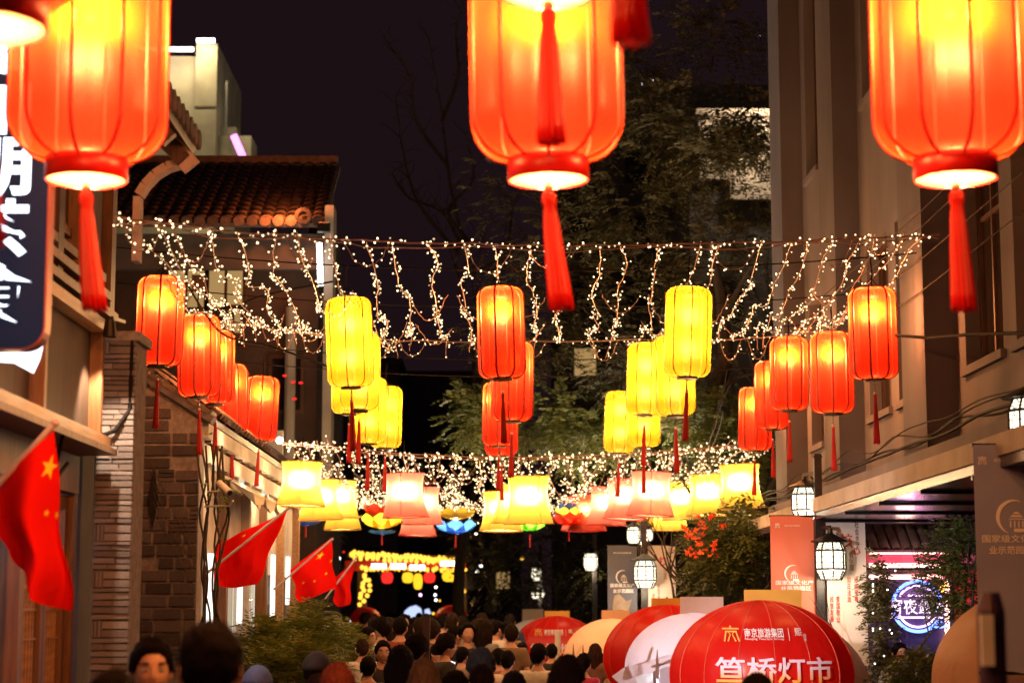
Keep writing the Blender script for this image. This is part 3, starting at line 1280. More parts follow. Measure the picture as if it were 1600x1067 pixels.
for i, (py, x1, mm) in enumerate(((862, 1480, 'peach_neon'), (883, 1470, 'peach_neon'), (901, 1472, 'peach_neon'))):
    m = MB()
    m.tube([(k0, KY - .05 + .02 * i, KZ(py)), (A(x1, py, KY).x, KY - .05 + .02 * i, KZ(py))], .024, 8)
    obj('neon_line', m, M[mm], KI)
m = MB()
m.tube([A(1480, 905, KY), A(1480, 1010, KY)], .026, 8)
obj('neon_line', m, M['peach_neon'], KI)
m = MB()
m.bb(k0 - .02, k1 + .5, KY - .02, KY + .048, KZ(880), KZ(864))
obj('fascia_board', m, M['magenta'], KI)
# tile roof of the kiosk
rt = MB()
for j in range(6):
    rt.lathe([(.0, 0)], 3) if False else None
me_t = MB()
me_t.grid(lambda u, v: Vector((.052 * math.cos(PI * u) + 0, -v * .17, .036 * math.sin(PI * u) + .012 * v)), 6, 1)
ktile = me_t.mesh('roof_tile', M['tile'], True)
y_e, z_e, y_r, z_r = KY - .25, KZ(862), KY + .55, KZ(808) + .16
m = MB()
m.beam(((k0 + k1) / 2 + .25, y_e + .02, z_e + .0), ((k0 + k1) / 2 + .25, y_r, z_r - .03), (k1 - k0) + .8, .03)
obj('roof_deck', m, M['wood_dk'], KI)
sl = math.atan2(z_r - z_e, y_r - y_e)
nrow = 7
for j in range(nrow):
    for i in range(15):
        tt = (j + 1) / nrow
        piece('roof_tile', ktile, KI, (k0 - .1 + i * .115, y_e + (y_r - y_e) * tt, z_e + (z_r - z_e) * tt + .02), (sl, 0, 0), world=True)
lamp(KI, (A(1420, 930, KY).x, KY - .45, KZ(925)), 9, (1, .35, .65), .1, world=True)
lamp(KI, (A(1450, 980, KY).x, KY - .4, KZ(985)), 2, (.35, .3, 1), .1, world=True)
lamp(KI, (A(1400, 850, KY).x, KY - .5, KZ(858)), 5, (1, .55, .42), .1, world=True)
# round neon sign
sc_ = A(1433, 947, KY - .12)
NS = thing('neon_sign', 'round blue neon sign with white lettering on the kiosk', 'neon sign', sc_)
m = MB()
m.lathe([(.001, -.02), (.265, -.02), (.265, .0), (.001, .0)], 40)
m.shift(lambda p: Vector((p.x, p.z + .03, p.y)) + sc_)
obj('sign_disc', m, M['indigo'], NS)
for (r, mm, a0, a1) in ((.262, 'blue_neon', 18, 168), (.262, 'blue_neon', 195, 330), (.215, 'violet_neon', 30, 150), (.215, 'violet_neon', 205, 325)):
    m = MB()
    m.tube([sc_ + Vector((r * math.cos(R(a)), -.02, r * math.sin(R(a)))) for a in range(a0, a1 + 1, 6)], .017 if mm == 'blue_neon' else .011, 8)
    obj('neon_arc', m, M[mm], NS)
for sgn, x0, x1 in ((1, -.10, .22), (-1, -.34, .26)):
    m = MB()
    m.tube([sc_ + Vector((x0, -.035, .115 * sgn)), sc_ + Vector((x1, -.035, .115 * sgn))], .009, 8)
    obj('neon_bar', m, M['violet_neon'], NS)
lettering('sign_lettering', '宵夜最光', sc_ + Vector((0, -.05, .0)), .60, .165, M['letter_neon'], NS, .008)
m = MB()
m.tube([sc_ + Vector((.28 + .03 * math.cos(a * .7) , -.03, .20 + .05 * math.sin(a * .9))) for a in range(12)], .014, 6)
obj('flame_emblem', m, M['yellow_neon'], NS)
m = MB()
m.tube([sc_ + Vector((.22 + .07 * math.cos(R(a)), -.03, -.19 + .03 * math.sin(R(a)))) for a in range(0, 361, 24)], .010, 6)
obj('cloud_emblem', m, M['blue_neon'], NS)

# =================================================================== LEFT: first shop, timber upper floor
XL = -2.45
S1 = thing('timber_shop', 'dark two storey timber shop with lattice windows behind the navy sign', 'building', (XL, 9, 0))
m = MB()
m.bb(-6, XL - .35, 6.0, 11.55, 3.6, 6.4)
m.bb(-6, -5.6, 6.0, 11.55, 0, 3.59)
m.bb(-5.59, XL - .1, 11.85, 12.2, 0, 6.4)
obj('wall', m, M['wall_dk'], S1)
m = MB()
m.bb(-6, XL - .1, 5.9, 11.6, 3.46, 3.58)
obj('floor_beam', m, M['wood_dk'], S1)
# upper floor: posts, rails and lattice windows along the lane
for y in (8.0, 9.2, 10.35, 11.2, 11.75, 12.25, 12.75):
    m = MB()
    m.bb(XL - .3, XL - .14, y, y + .14, 3.6, 6.2)
    obj('post', m, M['wood'] if y > 11.5 else M['wood_dk'], S1)
for k, (z, p) in enumerate(((3.66, .34), (3.80, .26), (3.93, .18), (4.06, .10), (4.62, .05), (5.7, .08))):
    m = MB()
    m.bb(XL - .28, XL - .24 + p * .55, 8.0, 12.6, z, z + .055)
    obj('rail', m, M['wood'] if k < 4 else M['wood_dk'], S1)
for (y0, y1) in ((8.16, 9.18), (9.36, 10.33), (10.51, 11.18), (11.36, 11.73)):
    f = MB()
    x = XL - .24
    z0, z1 = 4.16, 5.68
    f.bb(x - .03, x + .03, y0, y0 + .05, z0, z1)
    f.bb(x - .03, x + .03, y1 - .05, y1, z0, z1)
    f.bb(x - .03, x + .03, y0, y1, z0 - .05, z0 - .001)
    f.bb(x - .03, x + .03, y0, y1, z1 + .001, z1 + .05)
    w_ = obj('window', f, M['wood_dk'], S1)
    l = MB()
    n = 3
    for i in range(1, n):
        yy = y0 + (y1 - y0) * i / n
        l.bb(x - .01, x + .014, yy - .01, yy + .01, z0, z1)
    for i in range(1, 6):
        zz = z0 + (z1 - z0) * i / 6
        l.bb(x - .012, x + .012, y0 + .05, y1 - .05, zz - .01, zz + .01)
    for i in range(2):
        yc, zc = (y0 + y1) / 2, z0 + (z1 - z0) * (.34 + .33 * i)
        l.tube([(x + .016, yc + .12 * math.cos(R(a)), zc + .12 * math.sin(R(a))) for a in range(0, 361, 45)], .009, 5)
    obj('lattice', l, M['wood'], w_)
    p = MB()
    p.bb(x - .022, x - .014, y0 + .05, y1 - .05, z0, z1)
    obj('pane', p, M['win_dim'] if 'win_dim' in M else M['glass_dk'], w_)
# eave, verge board and curved corbel over the lane
EY = 12.0
ev = [A(305, 250, EY), A(262, 170, EY), A(150, 40, EY)]
m = MB()
for i in range(9):
    y = EY - .1 - i * .5
    m.beam((-4.4, y, ev[2].z + 1.55), (ev[0].x - .06, y, ev[0].z - .02), .07, .10)
obj('rafters', m, M['wood_dk'], S1)
m = MB()
m.beam((-4.4, EY - 2.3, ev[2].z + 1.68), (ev[0].x, EY - 2.3, ev[0].z + .06), 4.6, .05)
obj('roof_deck', m, M['wood_dk'], S1)
tl = MB()
tl.grid(lambda u, v: Vector((-v * .20, .07 * math.cos(PI * u), .05 * math.sin(PI * u) + .02 * v)), 6, 1)
tile1 = tl.mesh('roof_tile', M['tile'], True)
d_ = Vector((ev[0].x + 4.4, 0, ev[0].z + .06 - ev[2].z - 1.68))
ang = math.atan2(-d_.z, d_.x)
for r_ in range(14):
    for i in range(10):
        p = Vector((ev[0].x, EY - .08 - i * .16, ev[0].z + .10)) - d_.normalized() * (r_ * .18)
        piece('roof_tile', tile1, S1, p, (0, ang, 0), world=True)
for i in range(12):
    m = MB()
    m.lathe([(.001, -.012), (.065, -.012), (.065, .012), (.001, .012)], 14)
    c_ = Vector((ev[0].x + .03, EY - .08 - i * .16, ev[0].z + .11))
    m.shift(lambda p: Vector((p.z, p.x, p.y)) + c_)
    obj('eave_tile_end', m, M['tile'], S1)
m = MB()
m.beam(A(300, 262, EY - .02), A(150, 85, EY - .02), .05, .12)
obj('verge_board', m, M['trim_pinklit'], S1)
# curved masonry corbel, in segments
cp = [(218, 306), (228, 290), (243, 274), (262, 262), (284, 256)]
for i in range(4):
    m = MB()
    a, b = A(*cp[i], EY), A(*cp[i + 1], EY)
    m.beam(a, a.lerp(b, .96), .12, .05)
    obj('corbel_stone', m, M['trim_pinklit'], S1)
m = MB()
p0, p1 = A(216, 312, EY), A(213, 410, EY)
m.bb(p0.x - .022, p0.x + .022, EY - .06, EY + .06, p1.z, p0.z + .01)
obj('corbel_post', m, M['trim_pinklit'], S1)
# bronze fascia panels over the shopfront
y0, y1 = 6.5, 11.5
z0, z1 = 2.80, 3.42
m = MB()
m.bb(XL - .02, XL + .12, y0, y1, z1, z1 + .07)
obj('top_rail', m, M['wood_lt'], S1)
m = MB()
m.bb(XL - .02, XL + .14, y0, y1, z0 - .07, z0)
obj('bottom_rail', m, M['wood_lt'], S1)
m = MB()
m.bb(XL - .05, XL + .18, y0, y1, z0 - .11, z0 - .073)
obj('drip_edge', m, M['wood'], S1)
for (a, b) in ((6.5, 8.95), (9.0, 9.95), (10.0, 11.4)):
    m = MB()
    m.bb(XL, XL + .03, a + .04, b - .04, z0 + .002, z1 - .002)
    obj('fascia_panel', m, M['panel'], S1)
for y in (8.95, 9.95, 11.38):
    m = MB()
    m.bb(XL - .01, XL + .10, y, y + .05, z0 + .001, z1 - .001)
    obj('stile', m, M['wood'], S1)
m = MB()
m.bb(XL + .02, XL + .06, y0, y1 - .1, z0 + .003, z0 + .025)
obj('light_strip', m, M['win_shop'], S1)
for y in (7.6, 8.7, 9.6, 10.6, 11.2):
    lamp(S1, (XL + .25, y, z0 + .06), .9, (1, .62, .30), .04, world=True)
# shopfront below: beam, lattice door, glass
m = MB()
m.bb(XL - .3, XL - .04, y0, 11.5, 2.46, 2.685)
obj('lintel', m, M['wood'], S1)
for y in (6.6, 8.3, 10.18, 11.42):
    m = MB()
    m.bb(XL - .2, XL - .05, y, y + .10, 0, 2.458)
    obj('door_post', m, M['wood'], S1)


def lattice_door(y0, y1):
    f = MB()
    x = XL - .11
    f.bb(x - .03, x + .03, y0, y0 + .07, 0, 2.44)
    f.bb(x - .03, x + .03, y1 - .07, y1, 0, 2.44)
    for z in (0, .66, 2.02, 2.36):
        f.bb(x - .028, x + .028, y0 + .071, y1 - .071, z, z + .08)
    f.bb(x - .012, x + .012, y0 + .07, y1 - .07, .08, .66)
    d = obj('door', f, M['wood'], S1)
    l = MB()
    n = 6
    for i in range(1, n):
        yy = y0 + .07 + (y1 - y0 - .14) * i / n
        l.bb(x - .008, x + .010, yy - .006, yy + .006, .75, 2.0)
    for z in (.86, 1.0, 1.3, 1.62, 1.78, 1.9):
        l.bb(x - .009, x + .009, y0 + .07, y1 - .07, z - .006, z + .006)
    for zc in (.93, 1.84):
        for i in range(3):
            ya = y0 + .07 + (y1 - y0 - .14) * i / 3
            yb = y0 + .07 + (y1 - y0 - .14) * (i + 1) / 3
            l.beam((x, ya, zc - .07), (x, yb, zc + .07), .012, .012)
            l.beam((x, ya, zc + .07), (x, yb, zc - .07), .012, .012)
    obj('lattice', l, M['wood_lt'], d)
    p = MB()
    p.bb(x - .02, x - .014, y0 + .07, y1 - .07, .74, 2.02)
    obj('pane', p, M['win_dim'], d)


lattice_door(10.30, 10.86)
lattice_door(10.87, 11.40)
for (a, b) in ((6.7, 8.3), (8.4, 10.18)):
    m = MB()
    m.bb(XL - .13, XL - .12, a, b, .25, 2.44)
    obj('shop_glass', m, M['glass'], S1)
    m = MB()
    m.bb(XL - .16, XL - .09, (a + b) / 2, (a + b) / 2 + .06, .1, 2.45)
    obj('mullion', m, M['steel'], S1)
m = MB()
m.bb(-3.6, -3.5, 6.3, 11.4, .5, 2.2)
obj('back_shelf', m, M['wall_w'], S1)
m = MB()
m.bb(-3.45, -3.35, 6.5, 10.9, 2.3, 2.36)
obj('shop_tube_light', m, M['cool_glow'], S1)
m = MB()
m.bb(-3.7, -2.62, 11.5, 11.55, .9, 2.25)
obj('reflection_glow_sheet', m, M['reflection_cool'], S1)  # added glowing sheet in place of bluish reflections in the glass
lamp(S1, (-3.1, 9.3, 2.2), 16, (.75, .82, 1), .15, world=True)
lamp(S1, (-3.2, 11.0, 1.9), 7, (1, .75, .45), .15, world=True)
m = MB()
for k, (a, b) in enumerate((((XL + .17, 10.1, 2.70), (XL + .02, 10.9, 2.60)),)):
    m.tube([a, (XL + .05, 10.4, 2.45), b], .012, 5)
obj('shop_cable', m, M['cable'], S1)

# ------------------------------------------------------------------ slate brick pillar at the corner
PY = 11.62
px0, px1 = A(146, 800, PY).x, A(206, 800, PY).x
PL = thing('brick_pillar', 'pale slate brick pillar at the shop corner, lit from above', 'pillar', ((px0 + px1) / 2, PY + .2, 0))
m = MB()
m.bb(px0 + .01, px1 - .008, PY + .02, PY + .40, 0, 3.40)
obj('core', m, M['mortar'], PL)
bm_ = []
for k in range(4):
    b = MB()
    b.box((0, 0, 0), (1, 1, 1), None, .96)
    bm_.append(b.mesh('brick', M['quoin']))
z = .02
wP = px1 - px0
row = 0
cnt = 0
while z < 3.38 and cnt < 290:
    h = U(.026, .046)
    if row % 6 == 4 and rnd.random() < .7:      # a soldier course at the edge
        x = px0
        for q in range(3):
            w = .022
            piece('brick', bm_[0], PL, (x + w / 2, PY + .03, z + .05), (0, 0, 0), (w - .005, .07 + U(-.008, .008), .098), world=True)
            x += w
            cnt += 1
        x2 = x
        for zz in (z + .024, z + .074):
            piece('brick', bm_[1], PL, ((x2 + px1) / 2, PY + .03, zz), (0, U(-.02, .02), 0), (px1 - x2 - .005, .07 + U(-.01, .01), .042), world=True)
            cnt += 1
        z += .105
    else:
        cuts = [0, U(.35, .65), 1]
        if rnd.random() < .35:
            cuts = [0, 1]
        for a, b in zip(cuts, cuts[1:]):
            piece('brick', rnd.choice(bm_), PL, (px0 + wP * (a + b) / 2, PY + .03, z + h / 2), (0, U(-.025, .025), 0), (wP * (b - a) - .006, .07 + U(-.014, .012), h - .008), world=True)
            cnt += 1
        z += h
    row += 1
m = MB()
m.bb(px0 - .02, px1 + .02, PY - .02, PY + .42, 3.402, 3.46)
obj('capping', m, M['quoin'], PL)
# drain pipe / cable bundle on its edge
m = MB()
m.tube([A(207, 530, PY), A(203, 640, PY), A(180, 672, PY - .04), A(150, 685, PY - .06), A(132, 690, PY - .08)], .014, 6)
cb = obj('black_cable', m, M['cable'])
tag(cb, 'thick black cable sagging across the slate brick pillar', 'cable')
dl = thing('downlight', 'small dark downlight above the slate brick pillar', 'lamp', A(172, 500, PY - .45))
m = MB()
m.lathe([(.03, 0), (.045, -.10), (.035, -.10), (.02, -.02)], 12, (0, 0, 0), True)
obj('housing', m, M['dark_metal'], dl, local=True)
m = MB()
m.beam((0, .05, .02), (0, .42, .05), .02, .02)
obj('bracket', m, M['dark_metal'], dl, local=True)
lamp(dl, (0, .0, -.12), 150, (1, .68, .40), .02, 'SPOT', rot=(R(14), 0, 0), spot=88, blend=.5)

# =================================================================== second house: brick gable, eaves, shopfronts
GY = 19.3
H2 = thing('brick_house', 'low grey brick house with bright eaves and sloping gable beyond the pillar', 'house', (-3.2, GY, 0))
gx0, gx1 = A(203, 800, GY).x - .35, A(311, 800, GY).x
gz0, gz1 = A(203, 572, GY).z + .14, A(320, 655, GY).z
m = MB()
m.prism([(gx0, 0), (gx1 - .01, 0), (gx1 - .01, gz1 - .02), (gx0, gz0)], -.3, (0, GY + .02, 0))
obj('gable_core', m, M['mortar'], H2)
bk = []
for k in range(4):
    b = MB()
    b.box((0, 0, 0), (1, 1, 1), None, .97)
    bk.append(b.mesh('brick', M['brick']))
bz, r_ = .05, 0
while bz < gz0:
    x = gx0 + (.0 if r_ % 2 else -.15)
    bh = .125
    while x < gx1:
        bw = rnd.choice((.30, .30, .28, .17))
        xa_, xb_ = max(x, gx0), min(x + bw, gx1)
        top = gz0 + (gz1 - gz0) * ((xb_ - gx0) / (gx1 - gx0))
        if xb_ - xa_ > .05 and bz + bh < top - .02:
            if rnd.random() < .16:       # a repaired patch of thin slates
                for q in range(3):
                    piece('brick', bk[q], H2, ((xa_ + xb_) / 2, GY + .03, bz + .02 + q * .042), (0, U(-.02, .02), 0), (xb_ - xa_ - .015, .08 + U(-.02, .015), .032), world=True)
            elif rnd.random() > .05:
                piece('brick', rnd.choice(bk), H2, ((xa_ + xb_) / 2, GY + .03, bz + bh / 2), (0, U(-.015, .015), 0), (xb_ - xa_ - .030, .08 + U(-.02, .014), bh - .030), world=True)
        x += bw
    bz += bh
    r_ += 1
m = MB()
m.beam((gx0, GY + .05, gz0 + .03), (gx1 + .12, GY + .05, gz1 - .01), .24, .07)
obj('gable_coping', m, M['brick'], H2)
for k in range(9):
    m = MB()
    t_ = (k + .5) / 9
    c_ = Vector((gx0, GY + .05, gz0 + .03)).lerp(Vector((gx1 + .12, GY + .05, gz1 - .01)), t_) + Vector((0, 0, .06))
    m.box(c_, (.13, .26, .05), Matrix.Rotation(math.atan2(gz0 - gz1, gx1 + .12 - gx0), 3, 'Y'))
    obj('coping_tile', m, M['tile'], H2)
m = MB()
m.prism([(-.05, 0), (.0, .30), (.05, 0), (0, -.30)], .03, A(240, 778, GY - .02))
obj('wall_niche', m, M['black'], H2)
# facade along the lane
XH, HY1 = gx1, 29.5
m = MB()
m.bb(XH - .3, XH - .12, GY + .35, HY1, 2.25, gz1 - .15)
m.bb(XH - 3.4, XH - 3.2, GY + .35, HY1, 0, 5.0)
m.bb(XH - 3.2, XH - .3, HY1 - .1, HY1, 0, 4.5)
obj('wall', m, M['wall_w'], H2)
m = MB()
m.beam((XH + .06, (GY + HY1) / 2 + .2, gz1 + .02), (XH - 1.6, (GY + HY1) / 2 + .2, gz1 + 1.2), HY1 - GY - .4, .06)
obj('roof_deck', m, M['wood_dk'], H2)
th = math.atan2(1.18, 1.66)
for r_ in range(7):
    for i in range(40):
        piece('roof_tile', tile1, H2, (XH + .10 - r_ * .2 * math.cos(th), GY + .5 + i * .25, gz1 + .06 + r_ * .2 * math.sin(th)), (0, th, 0), (1.2, 1.6, 1.3), world=True)
m = MB()
m.bb(XH - .02, XH + .05, GY + .2, HY1, gz1 - .17, gz1 - .02)
obj('eave_board', m, M['wall_w'], H2)
m = MB()
m.bb(XH - .10, XH - .03, GY + .2, HY1, gz1 - .38, gz1 - .20)
obj('frieze_board', m, M['wall_w'], H2)
for i in range(16):
    m = MB()
    y = GY + .5 + i * .62
    m.bb(XH - .6, XH + .03, y, y + .07, gz1 - .195, gz1 - .172)
    obj('rafter_end', m, M['wood'], H2)
posts = [GY + .3, 21.5, 23.4, 25.2, 27.2, 29.3]
for i, y in enumerate(posts):
    m = MB()
    m.bb(XH - .16, XH - .02, y, y + .16, 0, gz1 - .385)
    obj('post', m, M['wood_lt'] if i > 3 else (M['wood'] if i % 2 else M['wall_w']), H2)
for i in range(5):
    a, b = posts[i] + .2, posts[i + 1] - .02
    m = MB()
    m.bb(XH - .22, XH - .2, a, b, .3, 2.24)
    obj('shop_glass', m, M['glass'], H2)
    m = MB()
    m.bb(XH - .6, XH - .56, a, b, .2, 2.2)
    obj('lit_shelf', m, M['win_shop'] if i != 2 else M['wood_dk'], H2)
    m = MB()
    m.bb(XH - .24, XH - .17, (a + b) / 2 - .03, (a + b) / 2 + .03, .1, 2.25)
    obj('mullion', m, M['wall_w'] if i % 2 == 0 else M['wood_dk'], H2)
for i, (y, z, h) in enumerate(((20.6, 2.0, .75), (23.0, 1.9, .6), (26.4, 2.1, .85), (28.3, 2.2, .7))):
    m = MB()
    m.bb(XH - .10, XH - .06, y, y + .22, z - h / 2, z + h / 2)
    obj('lit_sign_strip', m, M['strip_glow'], H2)
for y in (20.2, 22.2, 24.4, 26.6):
    m = MB()
    m.bb(XH + .0, XH + .03, y, y + .3, gz1 - .44, gz1 - .40)
    obj('eave_lamp', m, M['win_shop'], H2)
    lamp(H2, (XH + .16, y + .15, gz1 - .50), 14, (1, .74, .42), .04, world=True)
lamp(H2, (XH + .22, 20.4, gz1 - .15), 4, (1, .74, .42), .04, world=True)
# rolled cloth awning under the eaves
aw = thing('cloth_awning', 'rolled cream cloth awning sagging under the brick house eaves', 'awning', (XH + .1, 22.6, gz1 - .6))
m = MB()
m.grid(lambda u, v: Vector((XH + .02 + .30 * v, 21.0 + 3.4 * u, gz1 - .48 - .16 * v - .13 * v * abs(math.sin(u * PI * 3)) + .02 * math.sin(u * 60) * v)), 60, 6)
obj('canvas', m, M['awning_cl'], aw, 'all')
m = MB()
m.tube([(XH + .02, 21.0, gz1 - .47), (XH + .02, 24.4, gz1 - .47)], .02, 6)
obj('roller', m, M['wall_w'], aw)

# ------------------------------------------------------------------ house with the long tiled roof facing us
RY = 34.0
ex0, ex1 = A(200, 350, RY).x - 1.2, A(508, 350, RY).x
ez = A(400, 352, RY).z
rz = A(400, 262, RY + 3.2).z
H3 = thing('tiled_house', 'two storey house with long dark tiled roof above the fairy lights', 'house', ((ex0 + ex1) / 2, RY, 0))
m = MB()
m.bb(ex0, ex1 - .15, RY + .5, RY + 6, 0, ez - .1)
m.prism([(RY + .5, ez - .098), (RY + 6.3, ez - .098), (RY + 3.2, rz - .15)], .2, (ex1 - .36, 0, 0), (0, 1, 0), (0, 0, 1))
obj('wall', m, mk('dark_brown_wall', (.07, .04, .032), (.045, .026, .02), 3, .85, .3), H3)
m = MB()
m.bb(ex0, ex1 + .02, RY + .30, RY + .49, ez - .75, ez - .1)
obj('eave_band', m, M['wall_dk'], H3)
m = MB()
m.beam(((ex0 + ex1) / 2, RY, ez), ((ex0 + ex1) / 2, RY + 3.2, rz), ex1 - ex0, .08)
obj('roof_deck', m, M['tile'], H3)
tl = MB()
tl.grid(lambda u, v: Vector((.115 * math.cos(PI * u), -v * .27, .075 * math.sin(PI * u) + .035 * v)), 7, 1)
tile3 = tl.mesh('roof_tile', M['tile3'] if 'tile3' in M else M['tile'], True)
sl = math.atan2(rz - ez, 3.2)
Lr = math.hypot(3.2, rz - ez)
nr = 14
ncol = 21
for j in range(nr):
    for i in range(ncol):
        t_ = (j + 1) / nr
        piece('roof_tile', tile3, H3, (ex1 - .14 - i * .235, RY + 3.2 * t_, ez + (rz - ez) * t_ + .05), (sl, 0, 0), world=True)
m = MB()
m.bb(ex0, ex1 - .05, RY + 3.1, RY + 3.3, rz + .05, rz + .22)
obj('ridge', m, M['tile'], H3)
for i in range(ncol):
    m = MB()
    m.lathe([(.001, -.02), (.10, -.02), (.10, .02), (.001, .02)], 14)
    c_ = Vector((ex1 - .14 - i * .235, RY - .03, ez + .07))
    m.shift(lambda p: Vector((p.x, p.z, p.y)) + c_)
    obj('eave_tile_end', m, M['tile'], H3)
m = MB()
m.bb(ex1 + .003, ex1 + .16, RY - .1, RY + .5, A(510, 760, RY).z, ez + .35)
obj('party_wall', m, M['concrete'], H3)
m = MB()
m.lathe([(.15, -.06), (.15, .06), (.08, .06), (.08, -.06), (.15, -.06)], 24)
c_ = A(474, 338, RY - .2)
m.shift(lambda p: Vector((p.x, p.z, p.y)) + c_)
obj('round_ornament', m, M['tile'], H3)
wy = RY + .45
for (xa_, ya_, xb_, yb_, mm) in ((262, 400, 320, 480, 'win_warm'), (326, 400, 380, 480, 'win_warm'), (352, 482, 376, 520, 'win_warm'), (424, 560, 470, 640, 'glass_dk')):
    p, q = A(xa_, yb_, wy), A(xb_, ya_, wy)
    f = MB()
    t_ = .07
    f.bb(p.x - t_, q.x + t_, wy - .02, wy + .049, p.z - t_, p.z - .001)
    f.bb(p.x - t_, q.x + t_, wy - .02, wy + .049, q.z + .001, q.z + t_)
    f.bb(p.x - t_, p.x - .001, wy - .02, wy + .049, p.z, q.z)
    f.bb(q.x + .001, q.x + t_, wy - .02, wy + .049, p.z, q.z)
    f.bb((p.x + q.x) / 2 - .025, (p.x + q.x) / 2 + .025, wy - .02, wy + .049, p.z, q.z)
    w_ = obj('window', f, M['wood_dk'], H3)
    n_ = MB()
    n_.bb(p.x, q.x, wy + .02, wy + .04, p.z, q.z)
    obj('pane', n_, M[mm], w_)
m = MB()
m.bb(A(310, 0, wy).x, A(333, 0, wy).x, wy - .03, wy + .049, A(310, 455, wy).z, A(310, 430, wy).z)
obj('carved_panel', m, M['wood'], H3)
for (px_, top_, w_) in ((498, 300, 9), (560, 430, 14)):
    pass
m = MB()
a, b = A(499, 380, RY - .35), A(501, 446, RY - .35)
m.tube([a, b], .05, 8)
tb = obj('tube_light', m, M['white_glow'])
tag(tb, 'upright white tube light on the corner of the tiled house', 'tube light')
fl = thing('flood_lamp', 'red flood lamp under the corner of the long tiled roof', 'lamp', A(506, 356, RY - .7))
m = MB()
m.box((0, 0, 0), (.22, .14, .16))
obj('housing', m, M['dark_metal'], fl, local=True)
m = MB()
m.box((0, .02, .085), (.18, .10, .01))
obj('lens', m, M['orange_flood'], fl, local=True)
lamp(fl, (-.75, .35, .55), 150, (1, .26, .06), .08)
for (pxa, wd, mm, zt_, nm) in ((455, 14, 'wall_dk', 480, 'dark drain pipe on the tiled house wall beside the red lanterns'),):
    m = MB()
    p = A(pxa, zt_, RY + .2)
    m.tube([(p.x, RY + .2, 0), (p.x, RY + .2, p.z)], .10, 10)
    o = obj('drain_pipe', m, M['concrete'])
    tag(o, nm, 'pipe')

# =================================================================== LANTERNS
def scallop(n, amt):
    return lambda a: 1 - amt * (1 - abs(math.cos(a * n / 2)) ** .5)


def oblong_profile(rad, hh, rc, n=6, rt=None):
    """half height hh, rounded shoulders rc, cap radius rad*.42"""
    rt = rt or rad * .42
    pr = [(rt, -hh)]
    cx = rad - rc
    for i in range(n + 1):
        a = -PI / 2 + PI / 2 * i / n
        pr.append((max(rt, cx + rc * math.cos(a)), -hh + rc + rc * math.sin(a)))
    for k in range(1, 8):
        pr.append((rad, -hh + rc + (2 * hh - 2 * rc) * k / 8))
    for i in range(n + 1):
        a = PI / 2 * i / n
        pr.append((max(rt, cx + rc * math.cos(a)), hh - rc + rc * math.sin(a)))
    pr.append((rt, hh))
    return pr


def lantern_meshes(rad, hh, rc, fab, rib, nrib=8, ribr=.0035):
    pr = oblong_profile(rad, hh, rc)
    sh = MB().lathe(pr, nrib * 6, mod=scallop(nrib, .022))
    rb = MB()
    rb.tube([(r * 1.004, 0, z) for r, z in pr], ribr, 5)
    return sh.mesh('shell', fab, 'all'), rb.mesh('rib', rib, True), pr


def tassel_mesh(L, r0, r1, mat, lean=0, strands=9):
    mb = MB()
    n = strands * 6
    prof = [(r0 * .9, 0), (r0 * 1.25, -.03 * L), (r0 * 1.3, -.09 * L), (r0 * 1.02, -.12 * L)]
    for k in range(1, 9):
        t = k / 8
        prof.append((r0 * 1.15 + (r1 - r0 * 1.15) * t ** .85, -L * (.12 + .88 * t)))
    mb.lathe([(r, z) for r, z in reversed(prof)], n, cap0=True, cap1=True, mod=lambda a: 1 + .13 * math.cos(strands * a))
    mb.v = [(x, y, z - (U(0, .05) * L if i < n else 0)) for i, (x, y, z) in enumerate(mb.v)]      # frayed ends
    mb.shift(lambda p: Vector((p.x + lean * (p.z / -L) ** 1.3 * L if p.z < 0 else p.x, p.y, p.z)))
    return mb.mesh('tassel', mat, 'all')


def ball_mesh(name, r, mat):
    return MB().ball((0, 0, 0), r, 12, 8).mesh(name, mat, 'all')


BEAD = ball_mesh('bead', .014, M['bead'])
BULB = ball_mesh('bulb', .018, M['bulb'])


def disc_mesh(name, r, h, mat):
    return MB().lathe([(r * .2, -h / 2), (r, -h / 2), (r * 1.02, 0), (r, h / 2), (r * .2, h / 2)], 24, cap0=True, cap1=True).mesh(name, mat, 30)


CAPB = disc_mesh('bottom_cap', .088, .022, M['black'])
CAPT = disc_mesh('top_cap', .082, .020, M['black'])
TASS = [tassel_mesh(.40, .010, .026, M['tassel'], l) for l in (.0, .05, -.04)]
TASSLINE = MB().tube([(0, 0, 0), (0, 0, -.10)], .0035, 5).mesh('tassel_cord', M['black'])


def mid_lantern(kind):
    fab, rib = (M['red_fab'], M['rib_red']) if kind == 'red' else (M['yel_fab'], M['rib_yel'])
    sh, rb, pr = lantern_meshes(.20, .385, .085, fab, rib, 8, .0085 if kind == 'red' else .0042)
    g = thing(kind + '_lantern', 'x', 'lantern')
    piece('shell', sh, g)
    for k in range(8):
        piece('rib', rb, g, rot=(0, 0, PI / 4 * k))
    piece('bottom_cap', CAPB, g, (0, 0, -.392))
    piece('top_cap', CAPT, g, (0, 0, .392))
    piece('bulb', BULB, g, (0, 0, .185))
    piece('tassel_cord', TASSLINE, g, (0, 0, -.402))
    piece('bead', BEAD, g, (0, 0, -.505))
    piece('tassel', TASS[0], g, (0, 0, -.518))
    if kind == 'red':
        lamp(g, (0, 0, .185), P_RED, (1, .72, .34), .045)
    else:
        lamp(g, (0, 0, .17), P_YEL, (1, .80, .5), .05)
        lamp(g, (0, 0, -.12), P_YEL * .7, (1, .80, .5), .05)
    return g


